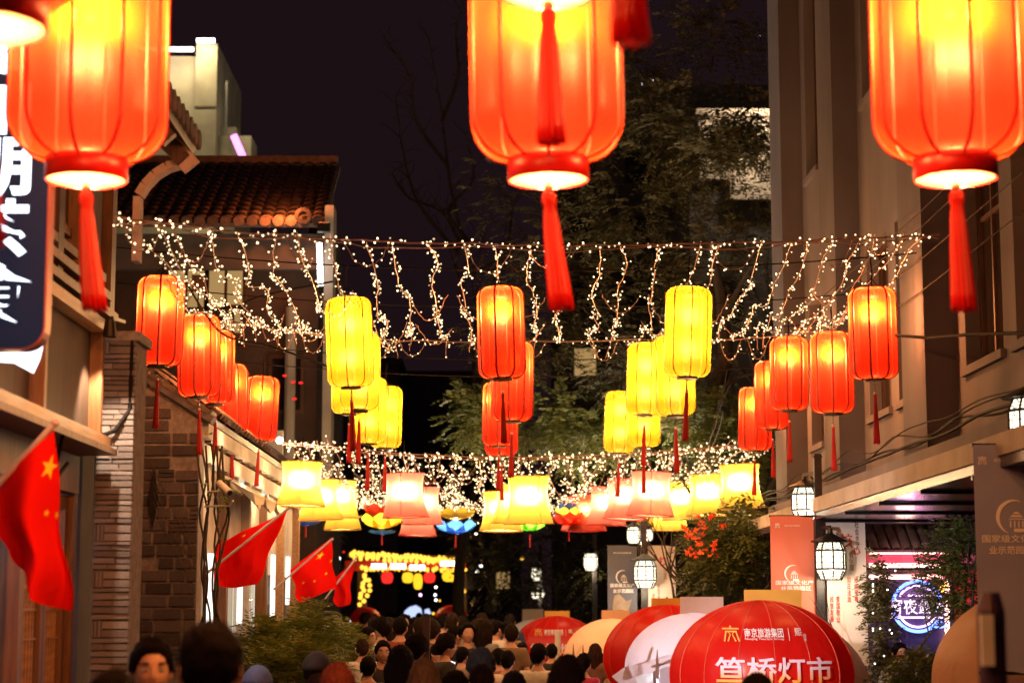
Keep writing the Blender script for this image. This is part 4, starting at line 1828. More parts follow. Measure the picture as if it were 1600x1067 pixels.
P_RED, P_YEL, P_BIG, P_SHADE, P_LOTUS = 310.0, 85.0, 680.0, 150.0, 30.0
proto = {'red': mid_lantern('red'), 'yellow': mid_lantern('yellow')}
used = set()
ROWY = [15.8, 17.8, 19.7, 21.6, 23.2]
# (kind, row, px centre, py top, py bottom, label)
MID = [
    ('red', 0, 250, 430, 574, 'foremost red lantern of the row along the brick wall, largest and highest there'),
    ('red', 1, 311, 490, 622, 'second red lantern of the row along the brick wall, just behind the foremost'),
    ('red', 2, 337, 515, 633, 'third red lantern of the brick wall row, mostly hidden behind the second'),
    ('red', 3, 361, 568, 676, 'fourth red lantern of the brick wall row, half hidden by the third'),
    ('red', 4, 408, 587, 690, 'last red lantern of the brick wall row, smallest and nearest the street axis'),
    ('yellow', 0, 546, 462, 607, 'foremost yellow lantern of the column next to the tiled house, largest there'),
    ('yellow', 1, 563, 518, 643, 'second yellow lantern of the column next to the tiled house, behind the foremost'),
    ('yellow', 2, 546, 536, 648, 'third yellow lantern of the tiled house column, only its lower end showing'),
    ('yellow', 3, 577, 588, 694, 'fourth yellow lantern of the tiled house column, half hidden by the last but one'),
    ('yellow', 4, 603, 602, 701, 'last and lowest yellow lantern of the tiled house column'),
    ('red', 0, 783, 446, 594, 'foremost red lantern over the middle of the lane'),
    ('red', 1, 801, 532, 660, 'second red lantern over the middle of the lane, shifted behind the foremost'),
    ('red', 3, 780, 596, 698, 'third red lantern over the middle of the lane, behind two others'),
    ('red', 4, 783, 612, 713, 'last and lowest red lantern over the middle of the lane'),
    ('yellow', 0, 1075, 446, 592, 'foremost yellow lantern of the column before the big tree, largest there'),
    ('yellow', 1, 1054, 522, 652, 'second yellow lantern of the big tree column, directly below and behind the foremost'),
    ('yellow', 2, 1008, 534, 650, 'third yellow lantern of the big tree column, fully visible left of the foremost'),
    ('yellow', 3, 1006, 596, 700, 'fourth yellow lantern of the big tree column, only its lower end showing'),
    ('yellow', 4, 969, 610, 709, 'last and lowest yellow lantern of the big tree column'),
    ('red', 0, 1364, 447, 595, 'foremost red lantern beside the stucco building, largest and highest there'),
    ('red', 1, 1300, 517, 648, 'second red lantern beside the stucco building, next to the foremost'),
    ('red', 2, 1233, 525, 643, 'third red lantern beside the stucco building, fully visible in mid row'),
    ('red', 3, 1206, 563, 672, 'fourth red lantern beside the stucco building, half hidden by the third'),
    ('red', 4, 1180, 604, 705, 'last and lowest red lantern beside the stucco building'),
]
CABLE_Z = 4.78
for (kind, row, px, t_, b_, label) in MID:
    Y = ROWY[row] + U(-.05, .05)
    c = A(px, (t_ + b_) / 2, Y)
    if kind in used:
        o = copy_tree(proto[kind])
    else:
        o = proto[kind]
        used.add(kind)
    s = (b_ - t_) * Y / FPX / .79
    o.location = c
    o.scale = (s, s, s)
    o.rotation_euler = (R(U(-2.4, 2.4)), R(U(-2.4, 2.4)), U(0, 6.28))
    tag(o, label, 'lantern', ('red lanterns' if kind == 'red' else 'yellow lanterns') + ' hung in rows across the lane')
    m = MB()
    top = Vector((c.x, c.y, c.z + .40 * s))
    cz = CABLE_Z - .20 * (1 - ((c.x - .35) / 3.6) ** 2)
    L = max(.04, cz - top.z)
    m.tube([(0, 0, .40), (0.012, 0, .40 + L * .5 / s), (0, 0, .40 + L / s)], .006, 5)
    for k in range(2):
        m.tube([(.07 * (1 - 2 * k), 0, .40), (0, 0, .47)], .004, 4)
    obj('hanging_cord', m, M['cable'], o, local=True)
for r_, Y in enumerate(ROWY):
    m = MB()
    pts = []
    for i in range(25):
        x = -3.6 + 7.15 * i / 24
        pts.append((x, Y, CABLE_Z - .20 * (1 - ((x - .35) / 3.6) ** 2)))
    m.tube(pts, .006, 5)
    o = obj('lantern_cable', m, M['cable'])
    tag(o, ['first', 'second', 'third', 'fourth', 'last'][r_] + ' thin cable across the lane carrying a lantern row, from the nearest', 'cable', 'cables carrying the lanterns')


# ---- the big red lanterns in front
def big_lantern(lean):
    rad, hh = .310, .50
    rt = .155
    pr = oblong_profile(rad, hh, .17, 9, rt)
    nr = 10
    sh = MB().lathe(pr, nr * 6, mod=scallop(nr, .018)).mesh('shell', M['big_fab'], 'all')
    rb = MB().tube([(r * 1.004, 0, z) for r, z in pr], .0072, 6).mesh('rib', M['rib_big'], True)
    g = thing('big_red_lantern', 'x', 'lantern')
    piece('shell', sh, g)
    for k in range(nr):
        piece('rib', rb, g, rot=(0, 0, 2 * PI / nr * k))
    for z, nm in ((-1, 'bottom_collar'), (1, 'top_collar')):
        m = MB().lathe([(rt, -.046), (rt + .008, -.042), (rt + .006, .042), (rt, .046)], 48)
        me = m.mesh(nm, M['collar'], 'all')
        piece(nm, me, g, (0, 0, z * (hh + .038)))
    m = MB().lathe([(.004, 0), (rt * .98, 0), (rt * .98, .006), (.004, .006)], 40)
    piece('bottom_diffuser', m.mesh('bottom_diffuser', M['cream_disc']), g, (0, 0, -hh - .078))
    m = MB().lathe([(.004, 0), (rt * .98, 0), (rt * .98, .006), (.004, .006)], 40)
    piece('lid', m.mesh('lid', M['collar']), g, (0, 0, hh + .078))
    piece('bulb', BULB, g, (0, 0, .08))
    piece('bead', ball_mesh('bead', .019, M['bead']), g, (0, 0, -hh - .115))
    m = MB().tube([(0, 0, 0), (0, 0, -.03)], .004, 5)
    piece('tassel_cord', m.mesh('tassel_cord', M['black']), g, (0, 0, -hh - .075))
    piece('tassel', tassel_mesh(.455, .020, .045, M['tassel_big'], lean, 14), g, (0, 0, -hh - .13))
    m = MB().tube([(0, 0, 0), (0, 0, .9)], .007, 5)
    piece('hanging_cord', m.mesh('hanging_cord', M['cable']), g, (0, 0, hh + .08))
    lamp(g, (0, 0, .08), P_BIG, (1, .74, .34), .05)
    lamp(g, (0, 0, -hh - .03), P_BIG * .02, (1, .74, .5), .03)
    return g


M['rib_big'] = mk('big_lantern_rib', (.5, .012, .008), None, 20, .5, .1)
M['tassel_big'] = fabric('red_silk_tassel', (.95, .008, .005), (.85, .009, .006), 0, (1, .1, .1), 90, .05, .6)
first = None
for i, (px, pyb, w, lean, label) in enumerate((
        (134, 268, 250, .10, 'big red lantern with yellow glow nearest the navy sign, tassel blown aside'),
        (853, 268, 249, .09, 'big red lantern at top centre over the lane with another tassel hanging before it'),
        (1492, 266, 254, .03, 'big red lantern before the stucco building, cut by the picture edge'),
        (-38, 22, 420, .06, 'closer red lantern above the navy sign, only its lower rim in view'),
        (857, -22, 292, .02, 'closer red lantern over the lane whose tassel hangs before the big central lantern'),
        (960, -262, 400, .05, 'nearest red lantern, only the tip of its tassel reaching into view'))):
    Y = .62 * FPX / w
    p = A(px, pyb, Y)
    g = big_lantern(lean)
    g.location = (p.x, Y, p.z + .545)
    g.rotation_euler = (0, R(U(-1, 1)), 0)
    for ch in g.children:
        if ch.name.startswith(('rib', 'shell')):
            ch.rotation_euler.z += .31
    tag(g, label, 'lantern', 'big red lanterns hung over the lane')


# ---- cloth lamp shades
def shade(fab, label, px, pt, pb, w, group, floor=False):
    Y = .60 * FPX / w
    H = (pb - pt) * Y / FPX
    c = A(px, (pt + pb) / 2, Y)
    g = thing('lamp_shade_lantern', label, 'lantern', c, group, (R(U(-2, 2)), R(U(-2.5, 2.5)), U(0, 6.28)))
    m = MB()
    pr = []
    for k in range(13):
        t = k / 12
        r = .216 + .094 * (1 - t) ** 2.2 + .046 * t ** 3
        pr.append((r, -H / 2 + H * t))
    m.lathe(pr, 96, mod=lambda a: 1 - .010 * abs(math.sin(a * 20)))
    obj('shade', m, fab, g, 'all', local=True)
    rib_m = M['rib_shade_y'] if 'yellow' in label else M['rib_shade_p']
    for z, r in ((-H / 2, .312), (H / 2, .264)):
        m = MB()
        m.tube([(r * math.cos(2 * PI * i / 32), r * math.sin(2 * PI * i / 32), z) for i in range(33)], .0055, 5)
        obj('wire_ring', m, rib_m, g, local=True)
    for k in range(4):
        m = MB()
        a = k * PI / 2
        m.tube([(r * 1.004 * math.cos(a), r * 1.004 * math.sin(a), z) for r, z in pr], .0045, 5)
        obj('stay', m, rib_m, g, local=True)
    m = MB()
    m.lathe([(.004, -H / 2 + .012), (.303, -H / 2 + .012)], 40)
    obj('bottom_cloth', m, fab, g, local=True)
    piece('bulb', BULB, g, (0, 0, .02))
    m = MB()
    zc = 3.95
    m.tube([(0, 0, .05), (0, 0, max(H / 2 + .05, zc - c.z))], .006, 5)
    obj('hanging_cord', m, M['cable'], g, local=True)
    lamp(g, (0, 0, .05), P_SHADE * (1.0 if 'yellow' in label else .85), (1, .80, .55), .07)
    return g


M['rib_shade_y'] = mk('ochre_wire', (.40, .20, .02), None, 20, .5, 0)
M['rib_shade_p'] = mk('red_wire', (.45, .03, .03), None, 20, .5, 0)
SY, SP, SO = M['shade_yel'], M['shade_pink'], M['shade_org']
gy, gp = 'yellow cloth shade lanterns', 'pink cloth shade lanterns'
for args in (
        (SY, 'foremost yellow cloth shade lantern above the red flags', 471, 722, 790, 74, gy),
        (SY, 'second yellow shade lantern above the red flags, lower and partly covered', 500, 750, 812, 68, gy),
        (SY, 'third yellow shade lantern of the flag side, pale and right of the second', 530, 751, 808, 61, gy),
        (SY, 'last yellow shade lantern of the flag side, lowest of them', 535, 770, 827, 57, gy),
        (SP, 'foremost pink cloth shade lantern, left of the blue lotus', 633, 740, 808, 72, gp),
        (SP, 'second pink shade lantern left of the blue lotus, half hidden', 660, 761, 819, 63, gp),
        (SP, 'lowest pink shade lantern left of the blue lotus', 653, 785, 836, 58, gp),
        (SY, 'foremost yellow shade lantern of the middle, its round underside showing', 826, 744, 818, 76, gy),
        (SY, 'second yellow shade lantern of the middle, behind the one with the round underside', 803, 757, 817, 68, gy),
        (SY, 'last yellow shade lantern of the middle, leaning and furthest left there', 783, 769, 829, 66, gy),
        (SP, 'foremost pink shade lantern of the receding pink row, largest', 1017, 738, 806, 72, gp),
        (SP, 'second pink shade lantern of the receding pink row', 977, 749, 811, 66, gp),
        (SP, 'third pink shade lantern of the receding pink row', 948, 761, 820, 62, gp),
        (SO, 'orange shade lantern near the far end of the pink row', 918, 773, 828, 58, gp),
        (SP, 'last pink shade lantern of the receding pink row, furthest from the foremost', 905, 776, 829, 55, gp),
        (SY, 'foremost yellow shade lantern near the stucco building, highest', 1157, 726, 793, 72, gy),
        (SY, 'second yellow shade lantern near the stucco building', 1106, 742, 805, 67, gy),
        (SY, 'third yellow shade lantern near the stucco building, next to the pink one', 1064, 752, 811, 62, gy),
        (SY, 'lowest yellow shade lantern near the stucco building, over the lamp post', 1047, 782, 829, 59, gy),
        (SY, 'yellow shade lantern peeping out below the foremost pink one', 1022, 776, 819, 55, gy)):
    shade(*args)


# ---- lotus lanterns
def lotus(px, py, w, layers, label):
    Y = 31.0
    c = A(px, py, Y)
    rad = w / 2 * Y / FPX
    g = thing('lotus_lantern', label, 'lantern', c, 'cloth lotus lanterns')
    for li, (mat, z, r, hgt) in enumerate(layers):
        m = MB()
        n = 8

        def f(u, v, r=r, hgt=hgt):
            s_ = (v - .5) * 2
            wd = .46 * r * math.sin(PI * min(1, .15 + u * .8)) ** .7
            rr = r * (.12 + .88 * math.sin(u * PI / 2))
            return Vector((rr, s_ * wd * (1 if u < .99 else .15), hgt * (u ** 1.6) - .05 * (1 - s_ * s_) * r))
        m.grid(f, 7, 4)
        me = m.mesh('petal', mat, 'all')
        for k in range(n):
            o = piece('petal', me, g, (0, 0, z), (0, 0, 2 * PI * k / n + li * .39))
    m = MB()
    m.tube([(0, 0, 0), (0, 0, 4.3 - c.z if c.z < 4.2 else .3)], .006, 5)
    obj('hanging_cord', m, M['cable'], g, local=True)
    m = MB()
    m.tube([(0, 0, -.14), (0, 0, -.34)], .012, 6)
    obj('tassel', m, M['tassel'], g, local=True)
    piece('bulb', BULB, g, (0, 0, rad * .22))
    lamp(g, (0, 0, rad * .22), P_LOTUS, (1, .88, .7), .04)


PB, PYL, PR, PG = M['petal_blue'], M['petal_yel'], M['petal_red'], M['petal_green']
lotus(712, 822, 66, [(PB, -.10, .34, .20), (PYL, .12, .31, .17)], 'blue and yellow lotus lantern in the middle, between pink and yellow shades')
lotus(597, 818, 66, [(PYL, -.06, .34, .22), (PR, .12, .30, .20), (PB, -.16, .22, .06)], 'yellow and red lotus lantern left of the pink shades')
lotus(478, 806, 58, [(PR, -.04, .30, .22), (PB, -.14, .24, .08)], 'red lotus lantern behind the yellow shades above the flags')
lotus(828, 822, 50, [(PG, -.06, .27, .16), (PYL, .08, .2, .12)], 'green lotus lantern peeping out below the middle yellow shades')
lotus(889, 812, 50, [(PR, -.08, .28, .20), (PYL, .04, .22, .16), (PB, .12, .18, .16)], 'red, yellow and blue lotus lantern at the far end of the pink row')

# =================================================================== FAIRY LIGHT NETS
BV = [(0, 0, 0)] + [(math.cos(k * PI / 2) * .5, math.sin(k * PI / 2) * .5, .62) for k in range(4)] + [(0, 0, 1)]
BF = [(0, 2, 1), (0, 3, 2), (0, 4, 3), (0, 1, 4), (5, 1, 2), (5, 2, 3), (5, 3, 4), (5, 4, 1)]


def fairy_bulbs(wm, bmb, pts, step, size, stem, cluster=1):
    """pts: a polyline; stemmed bulbs leave it at uneven distances"""
    acc = U(0, step)
    for a, b in zip(pts, pts[1:]):
        L = (b - a).length
        while acc < L:
            p = a.lerp(b, acc / L)
            for q in range(cluster if rnd.random() < .5 else 1):
                d = Vector((U(-1, 1), U(-1, 1), U(-.9, .9))).normalized()
                e = p + d * stem * U(.6, 1.2)
                wm.tube([p, e], .0016, 3, False)
                s = size * U(.8, 1.15)
                m3 = d.to_track_quat('Z', 'Y').to_matrix()
                bmb.add([e + m3 @ (Vector(v) * s) for v in BV], BF)
            acc += step * U(.5, 1.5)
        acc -= L


def smooth_pts(pts, n):
    out = []
    for i in range(len(pts) - 1):
        p0, p1, p2, p3 = pts[max(i - 1, 0)], pts[i], pts[i + 1], pts[min(i + 2, len(pts) - 1)]
        for k in range(n):
            t = k / n
            out.append(.5 * ((2 * p1) + (p2 - p0) * t + (2 * p0 - 5 * p1 + 4 * p2 - p3) * t * t + (3 * p1 - p0 - 3 * p2 + p3) * t ** 3))
    out.append(pts[-1])
    return out


def strand(net, name, pts, step, size, stem, cluster=1, r=.0035, n=4):
    pts = smooth_pts(pts, n)
    pts = [p + Vector((U(-.008, .008), U(-.01, .01), U(-.008, .008))) for p in pts]
    w, b = MB(), MB()
    w.tube(pts, r, 4, False)
    fairy_bulbs(w, b, pts, step, size, stem, cluster)
    s = obj(name, w, M['wire'], net)
    q = obj('fairy_bulbs', b, M['fairy'], s)
    tag(q, kind='stuff')
    return s


def front_curve(t, pxs, Y):
    k = t * (len(pxs) - 1)
    i = min(int(k), len(pxs) - 2)
    f = k - i
    p, q = pxs[i], pxs[i + 1]
    if len(p) > 2:
        Y = p[2] + (q[2] - p[2]) * f
    return A(p[0] + (q[0] - p[0]) * f, p[1] + (q[1] - p[1]) * f, Y)


FC = [(178, 340, 11.3), (330, 358, 12.4), (500, 372, 13.5), (680, 380, 14.4), (860, 384, 15), (1040, 382, 15), (1220, 378, 15), (1350, 372, 15), (1468, 368, 15)]
net1 = thing('fairy_light_net', 'nearer net of warm fairy lights hung over the lane, with separate strands', 'fairy lights', A(790, 385, 15))
Y0, Y1 = 15.0, 20.4
front = [front_curve(i / 16, FC, Y0) for i in range(17)]
strand(net1, 'front_cable', front, .085, .020, .022, 2, .007)
strand(net1, 'front_cable', [p + Vector((0, .05, -.025 + .02 * math.sin(i * 2.1))) for i, p in enumerate(front)], .3, .023, .02, 1, .005)
BC = [(352, 500), (440, 517), (560, 530), (700, 534), (860, 533), (1000, 531), (1120, 532), (1230, 524), (1310, 512)]
back = [front_curve(i / 16, BC, Y1) for i in range(17)]
strand(net1, 'rear_cable', back, .11, .020, .024, 1, .007)
NS_ = 28
for i in range(NS_):
    t = (i + .35 + U(-.1, .1)) / NS_
    a = front_curve(t, FC, Y0)
    b = front_curve(min(.995, max(.005, t + U(-.01, .01))), BC, Y1)
    pts = []
    end = U(.78, 1.06)
    for k in range(9):
        f = k / 8 * end
        sag = .16 * math.sin(min(1, f) * PI)
        pts.append(a.lerp(b, f) + Vector((U(-.05, .05), U(-.08, .08), -sag + U(-.035, .035) - (.10 if 0 < k < 8 and rnd.random() < .25 else 0))))
    # tail that falls from the rear end
    if rnd.random() < .75:
        pts.append(pts[-1] + Vector((U(-.06, .06), .05, -U(.12, .22))))
    strand(net1, 'strand', pts, .105, .017, .028, 2)
# swags below the front cable and below the rear cable, cross swags part way
for (crv, Yc, n, dep, off) in ((FC, Y0, 15, .17, 0), (BC, Y1, 20, .22, 0)):
    for i in range(n):
        if rnd.random() < .22:
            continue
        t0, t1 = (i + .12) / n, (i + .88) / n
        a, b = front_curve(t0, crv, Yc), front_curve(t1, crv, Yc)
        d = dep * U(.7, 1.35)
        pts = [a.lerp(b, k / 5) + Vector((0, U(0, .1), -d * math.sin(k / 5 * PI) ** .7)) for k in range(6)]
        strand(net1, 'swag', pts, .085, .017, .026, 1)
for f in (.32, .62):
    for i in range(18):
        if rnd.random() < .35:
            continue
        a = front_curve((i + .1) / 18, FC, Y0).lerp(front_curve((i + .1) / 18, BC, Y1), f)
        b = front_curve((i + .9) / 18, FC, Y0).lerp(front_curve((i + .9) / 18, BC, Y1), f + U(-.05, .05))
        d = U(.1, .26)
        pts = [a.lerp(b, k / 5) + Vector((0, 0, -.12 - d * math.sin(k / 5 * PI))) for k in range(6)]
        strand(net1, 'swag', pts, .10, .017, .026, 1)

FC2 = [(440, 690), (520, 698), (620, 708), (740, 714), (860, 714), (980, 709), (1100, 700), (1216, 690)]
BC2 = [(530, 786), (600, 794), (680, 798), (760, 800), (860, 798), (940, 794), (1000, 786), (1050, 776)]
net2 = thing('fairy_light_net', 'further and denser net of warm fairy lights above the cloth shade lanterns', 'fairy lights', A(780, 714, 24.6))
Y0, Y1 = 24.6, 37.0
front = [front_curve(i / 16, FC2, Y0) for i in range(17)]
strand(net2, 'front_cable', front, .07, .027, .03, 2, .007)
strand(net2, 'front_cable', [p + Vector((0, .05, -.03)) for p in front], .14, .027, .03, 1, .006)
for i in range(34):
    t = (i + .5 + U(-.3, .3)) / 34
    a, b = front_curve(t, FC2, Y0), front_curve(t, BC2, Y1)
    pts = []
    for k in range(10):
        f = k / 9 * 1.0
        pts.append(a.lerp(b, f ** 1.15) + Vector((U(-.09, .09), U(-.3, .3), -.22 * math.sin(f * PI) + U(-.07, .07))))
    strand(net2, 'strand', pts, .19, .028, .06, 3, .004, 3)
for f in (.04, .16, .3, .46, .64, .82):
    for i in range(16):
        if rnd.random() < .3:
            continue
        a = front_curve((i + .1) / 16, FC2, Y0).lerp(front_curve((i + .1) / 16, BC2, Y1), f)
        b = front_curve((i + .9) / 16, FC2, Y0).lerp(front_curve((i + .9) / 16, BC2, Y1), f)
        d = U(.1, .3)
        pts = [a.lerp(b, k / 4) + Vector((0, 0, -.08 - d * math.sin(k / 4 * PI))) for k in range(5)]
        strand(net2, 'swag', pts, .16, .028, .05, 2, .004, 3)

for k in range(6):                       # what the two nets together give off
    lamp(net1, front_curve((k + .5) / 6, FC, 15).lerp(front_curve((k + .5) / 6, BC, 20.4), .5) + Vector((0, 0, .05)), 7, (1, .72, .42), .3, world=True)
    lamp(net2, front_curve((k + .5) / 6, FC2, 24.6).lerp(front_curve((k + .5) / 6, BC2, 37), .35) + Vector((0, 0, .25)), 34, (1, .74, .42), .4, world=True)

# =================================================================== NAVY SIGN
SYY = 8.2
s0, s1 = A(-86, 300, SYY), A(78, 300, SYY)
zt, zb = A(0, -14, SYY).z, A(0, 546, SYY).z
cx, wS = (s0.x + s1.x) / 2, s1.x - s0.x
SG = thing('shop_sign', 'tall navy sign with glowing white brush lettering and rounded corners', 'sign', (cx, SYY, zb))


def rrect(w, h, r, n=6):
    out = []
    for (sx, sz, a0) in ((1, 1, 0), (-1, 1, 90), (-1, -1, 180), (1, -1, 270)):
        for i in range(n + 1):
            a = R(a0 + 90 * i / n)
            out.append((sx * (w / 2 - r) + r * math.cos(a), sz * (h / 2 - r) + r * math.sin(a)))
    return out


zc = (zt + zb) / 2
m = MB()
m.prism(rrect(wS, zt - zb, .10), .10, (cx, SYY + .10, zc))
obj('rim', m, M['sign_rim'], SG)
m = MB()
m.prism(rrect(wS - .016, zt - zb - .016, .093), .006, (cx, SYY - .0005, zc))
obj('face', m, M['sign_navy'], SG)
for ch, pc in zip('喝川朋茶食', (78, 176, 262, 358, 458)):
    lettering('sign_lettering', ch, (A(-2, pc, SYY).x, SYY - .009, A(0, pc, SYY).z), .285, .262, M['char_glow'], SG, .03)
m = MB()
m.beam((cx - .1, SYY + .06, zt - .15), (XL, SYY + .06, zt - .15), .03, .04)
m.beam((cx - .1, SYY + .06, zb + .2), (XL, SYY + .06, zb + .2), .03, .04)
obj('bracket', m, M['dark_metal'], SG)
m = MB()
q = [A(-60, 560, 8.7), A(20, 548, 8.7), A(68, 528, 8.7), A(60, 560, 8.7), A(50, 582, 8.7), A(20, 566, 8.7)]
o_ = q[0]
m.prism([((p - o_).x, (p - o_).z) for p in reversed(q)], -.03, o_)
lb = obj('light_box', m, M['box_glow'])
tag(lb, 'glaring white light panel behind the lower end of the navy sign', 'light panel')
fv = Vector((2.2, 15.6, 1.5)) - A(45, 572, 8.4)
lamp(lb, A(45, 572, 8.4), 3200, (1, .86, .84), .12, 'SPOT', rot=fv.to_track_quat('-Z', 'Y').to_euler(), spot=26, blend=.8)  # narrow beam added at the panel to brighten the foremost stalls

# =================================================================== STREET LAMPS with lattice lanterns and banners
def lattice_lantern(parent, c, s, detail=True):
    """eight sided lattice lantern: hip roof, frame, milk glass panes; c = centre, s = body width"""
    c = Vector(c)
    n = 8
    m = MB()
    m.lathe([(.60 * s, .0), (.70 * s, -.012 * s), (.66 * s, .035 * s), (.36 * s, .16 * s), (.14 * s, .27 * s), (.10 * s, .30 * s), (.06 * s, .50 * s)], n, c + Vector((0, 0, .66 * s)), True, True)
    obj('lantern_roof', m, M['dark_metal'], parent)
    ring = [(.40, .64), (.52, .36), (.52, -.28), (.50, -.34), (.36, -.64)]
    glass = MB()
    glass.lathe([(r * s * .96, z * s) for r, z in reversed(ring)], n, c, True, True)
    obj('milk_glass', glass, M['lampglass'], parent)
    f = MB()
    P = [[c + Vector((r * s * math.cos(2 * PI * k / n), r * s * math.sin(2 * PI * k / n), z * s)) for k in range(n)] for r, z in ring]
    t = .030 * s
    for k in range(n):
        for i in (0, 1, 3):
            f.tube([P[i][k], P[i + 1][k]], t, 4)
    for i in (0, 1, 2, 4):
        for k in range(n):
            f.tube([P[i][k], P[i][(k + 1) % n]], t * (1.2 if i in (1, 2) else .8), 4)
    obj('lantern_frame', f, M['dark_metal'], parent)
    l = MB()
    for k in range(n):
        for i, j in ((0, 1), (1, 2), (3, 4)):
            a, b, d, e = P[i][k], P[i][(k + 1) % n], P[j][(k + 1) % n], P[j][k]
            q = lambda u, v: a.lerp(b, u).lerp(e.lerp(d, u), v)
            t2 = .013 * s
            for (u0, v0, u1, v1) in ((.3, .2, .7, .2), (.3, .8, .7, .8), (.3, .2, .3, .8), (.7, .2, .7, .8), (0, .35, .3, .35), (0, .65, .3, .65), (.7, .35, 1, .35), (.7, .65, 1, .65), (.5, 0, .5, .2), (.5, .8, .5, 1)):
                l.tube([q(u0, v0), q(u1, v1)], t2, 3, False)
    obj('lantern_lattice', l, M['dark_metal'], parent)
    lamp(parent, c + Vector((0, -.62 * s, -.75 * s)), 22 * (s / .3) ** 2, (1, .78, .52), .1 * s, world=True)


def banner(parent_pole, name, label, cpos, w, h, mat, prints):
    b = thing(name, label, 'banner', (cpos.x, cpos.y, cpos.z - h / 2))
    m = MB()
    m.grid(lambda u, v: Vector((cpos.x - w / 2 + w * u, cpos.y - .012 + .010 * math.sin(u * 5 + v * 3), cpos.z - h / 2 + h * v)), 8, 16)
    k = len(m.v)
    m.v += [(x, y + .008, z) for x, y, z in m.v]
    m.f += [tuple(i + k for i in reversed(f)) for f in m.f]
    m.m = [0] * len(m.f)
    obj('cloth', m, mat, b, 'all')
    for z in (cpos.z - h / 2, cpos.z + h / 2):
        m = MB()
        m.tube([(cpos.x - w / 2 - .01, cpos.y, z), (cpos.x + w / 2 + .01, cpos.y, z)], .012, 6)
        obj('rod', m, M['dark_metal'], b)
    surf = lambda p: Vector((p.x, cpos.y - .020 + .010 * math.sin((p.x - cpos.x + w / 2) / w * 5 + (p.z - cpos.z + h / 2) / h * 3), p.z))
    for (nm, body, dx, dz, tw, th, mm, bold) in prints:
        lettering(nm, body, (cpos.x + dx * w, cpos.y, cpos.z + dz * h), tw * w, th * h, mm, b, bold, fn=surf)
    return b, surf


def logo_print(b, surf, c, r, mat):
    """crescent with a small pavilion inside"""
    m = MB()
    n = 22
    vs, fs = [], []
    for i in range(n + 1):
        a = R(62 + 190 * i / n)
        t = math.sin(PI * i / n) * .20 + .02
        for rr in (1.0, 1.0 - t):
            vs.append(surf(Vector((c.x + r * rr * math.cos(a), 0, c.z + r * rr * math.sin(a)))))
    for i in range(n):
        fs.append((2 * i, 2 * i + 1, 2 * i + 3, 2 * i + 2))
    m.add(vs, fs)
    obj('crescent_emblem', m, mat, b)
    m = MB()
    o = Vector((c.x + r * .18, 0, c.z - r * .25))

    def poly(pts):
        v = [surf(Vector((o.x + x * r, 0, o.z + z * r))) for x, z in pts]
        m.add(v, [tuple(range(len(v)))])
    poly([(-.55, .02), (-.42, .10), (.42, .10), (.55, .02), (.40, .16), (-.40, .16)])
    poly([(-.40, .24), (.40, .24), (.26, .36), (-.26, .36)])
    poly([(-.24, .42), (.24, .42), (.08, .54), (-.08, .54)])
    for x in (-.36, -.12, .12, .36):
        poly([(x - .04, -.36), (x + .04, -.36), (x + .04, .02), (x - .04, .02)])
    poly([(-.18, -.62), (.55, -.62), (.55, -.42), (-.18, -.42)])
    obj('pavilion_emblem', m, mat, b)


def mark(b, fn, c, s, mat):
    """the small gate-like mark used in front of the company lettering"""
    m = MB()

    def poly(pts):
        v = [fn(Vector((c.x + x * s, c.y, c.z + z * s))) for x, z in pts]
        m.add(v, [tuple(range(len(v)))])
    poly([(-.5, .26), (.5, .26), (.5, .36), (-.5, .36)])
    poly([(-.05, .361), (.05, .361), (.05, .5), (-.05, .5)])
    poly([(-.36, .08), (.36, .08), (.36, .18), (-.36, .18)])
    for sx in (-1, 1):
        q = [(sx * .36, .079), (sx * .27, .079), (sx * .40, -.5), (sx * .50, -.5)]
        poly(q if sx > 0 else q)
        poly([(sx * .03, -.05), (sx * .10, -.05), (sx * .28, -.5), (sx * .19, -.5)])
        poly([(sx * .14, .079), (sx * .20, .079), (sx * .10, -.04), (sx * .03, -.04)])
    obj('gate_mark', m, mat, b)


WP, RP, BP = M['white_print'], M['red_print'], M['brown_print']


def street_lamp(px, Y, ptop, lants, label, pw=.075):
    b = A(px, 900, Y)
    zt = A(px, ptop, Y).z
    g = thing('street_lamp', label, 'street lamp', (b.x, Y, 0))
    m = MB()
    m.bb(b.x - pw / 2, b.x + pw / 2, Y - pw / 2, Y + pw / 2, 0, zt)
    obj('pole', m, M['dark_metal'], g)
    m = MB()
    m.bb(b.x - pw, b.x + pw, Y - pw, Y + pw, 0, .35)
    obj('base', m, M['dark_metal'], g)
    m = MB()
    m.box((b.x, Y, zt + .02), (pw * 1.3, pw * 1.3, .04), None, .6)
    obj('finial', m, M['dark_metal'], g)
    for (lx, ly, lw, dy) in lants:
        c = A(lx, ly, Y + dy)
        s = lw * (Y + dy) / FPX
        lattice_lantern(g, c, s)
        m = MB()
        top = c + Vector((0, 0, 1.12 * s))
        m.beam((b.x, Y, top.z + .012), (top.x, top.y, top.z + .012), .03, .035)
        m.tube([top, top + Vector((0, 0, -.1 * s))], .012, 6)
        m.beam((b.x, Y, top.z - .12), (b.x * .5 + top.x * .5, Y * .5 + top.y * .5, top.z - .02), .02, .02)
        obj('arm', m, M['dark_metal'], g)
    return g


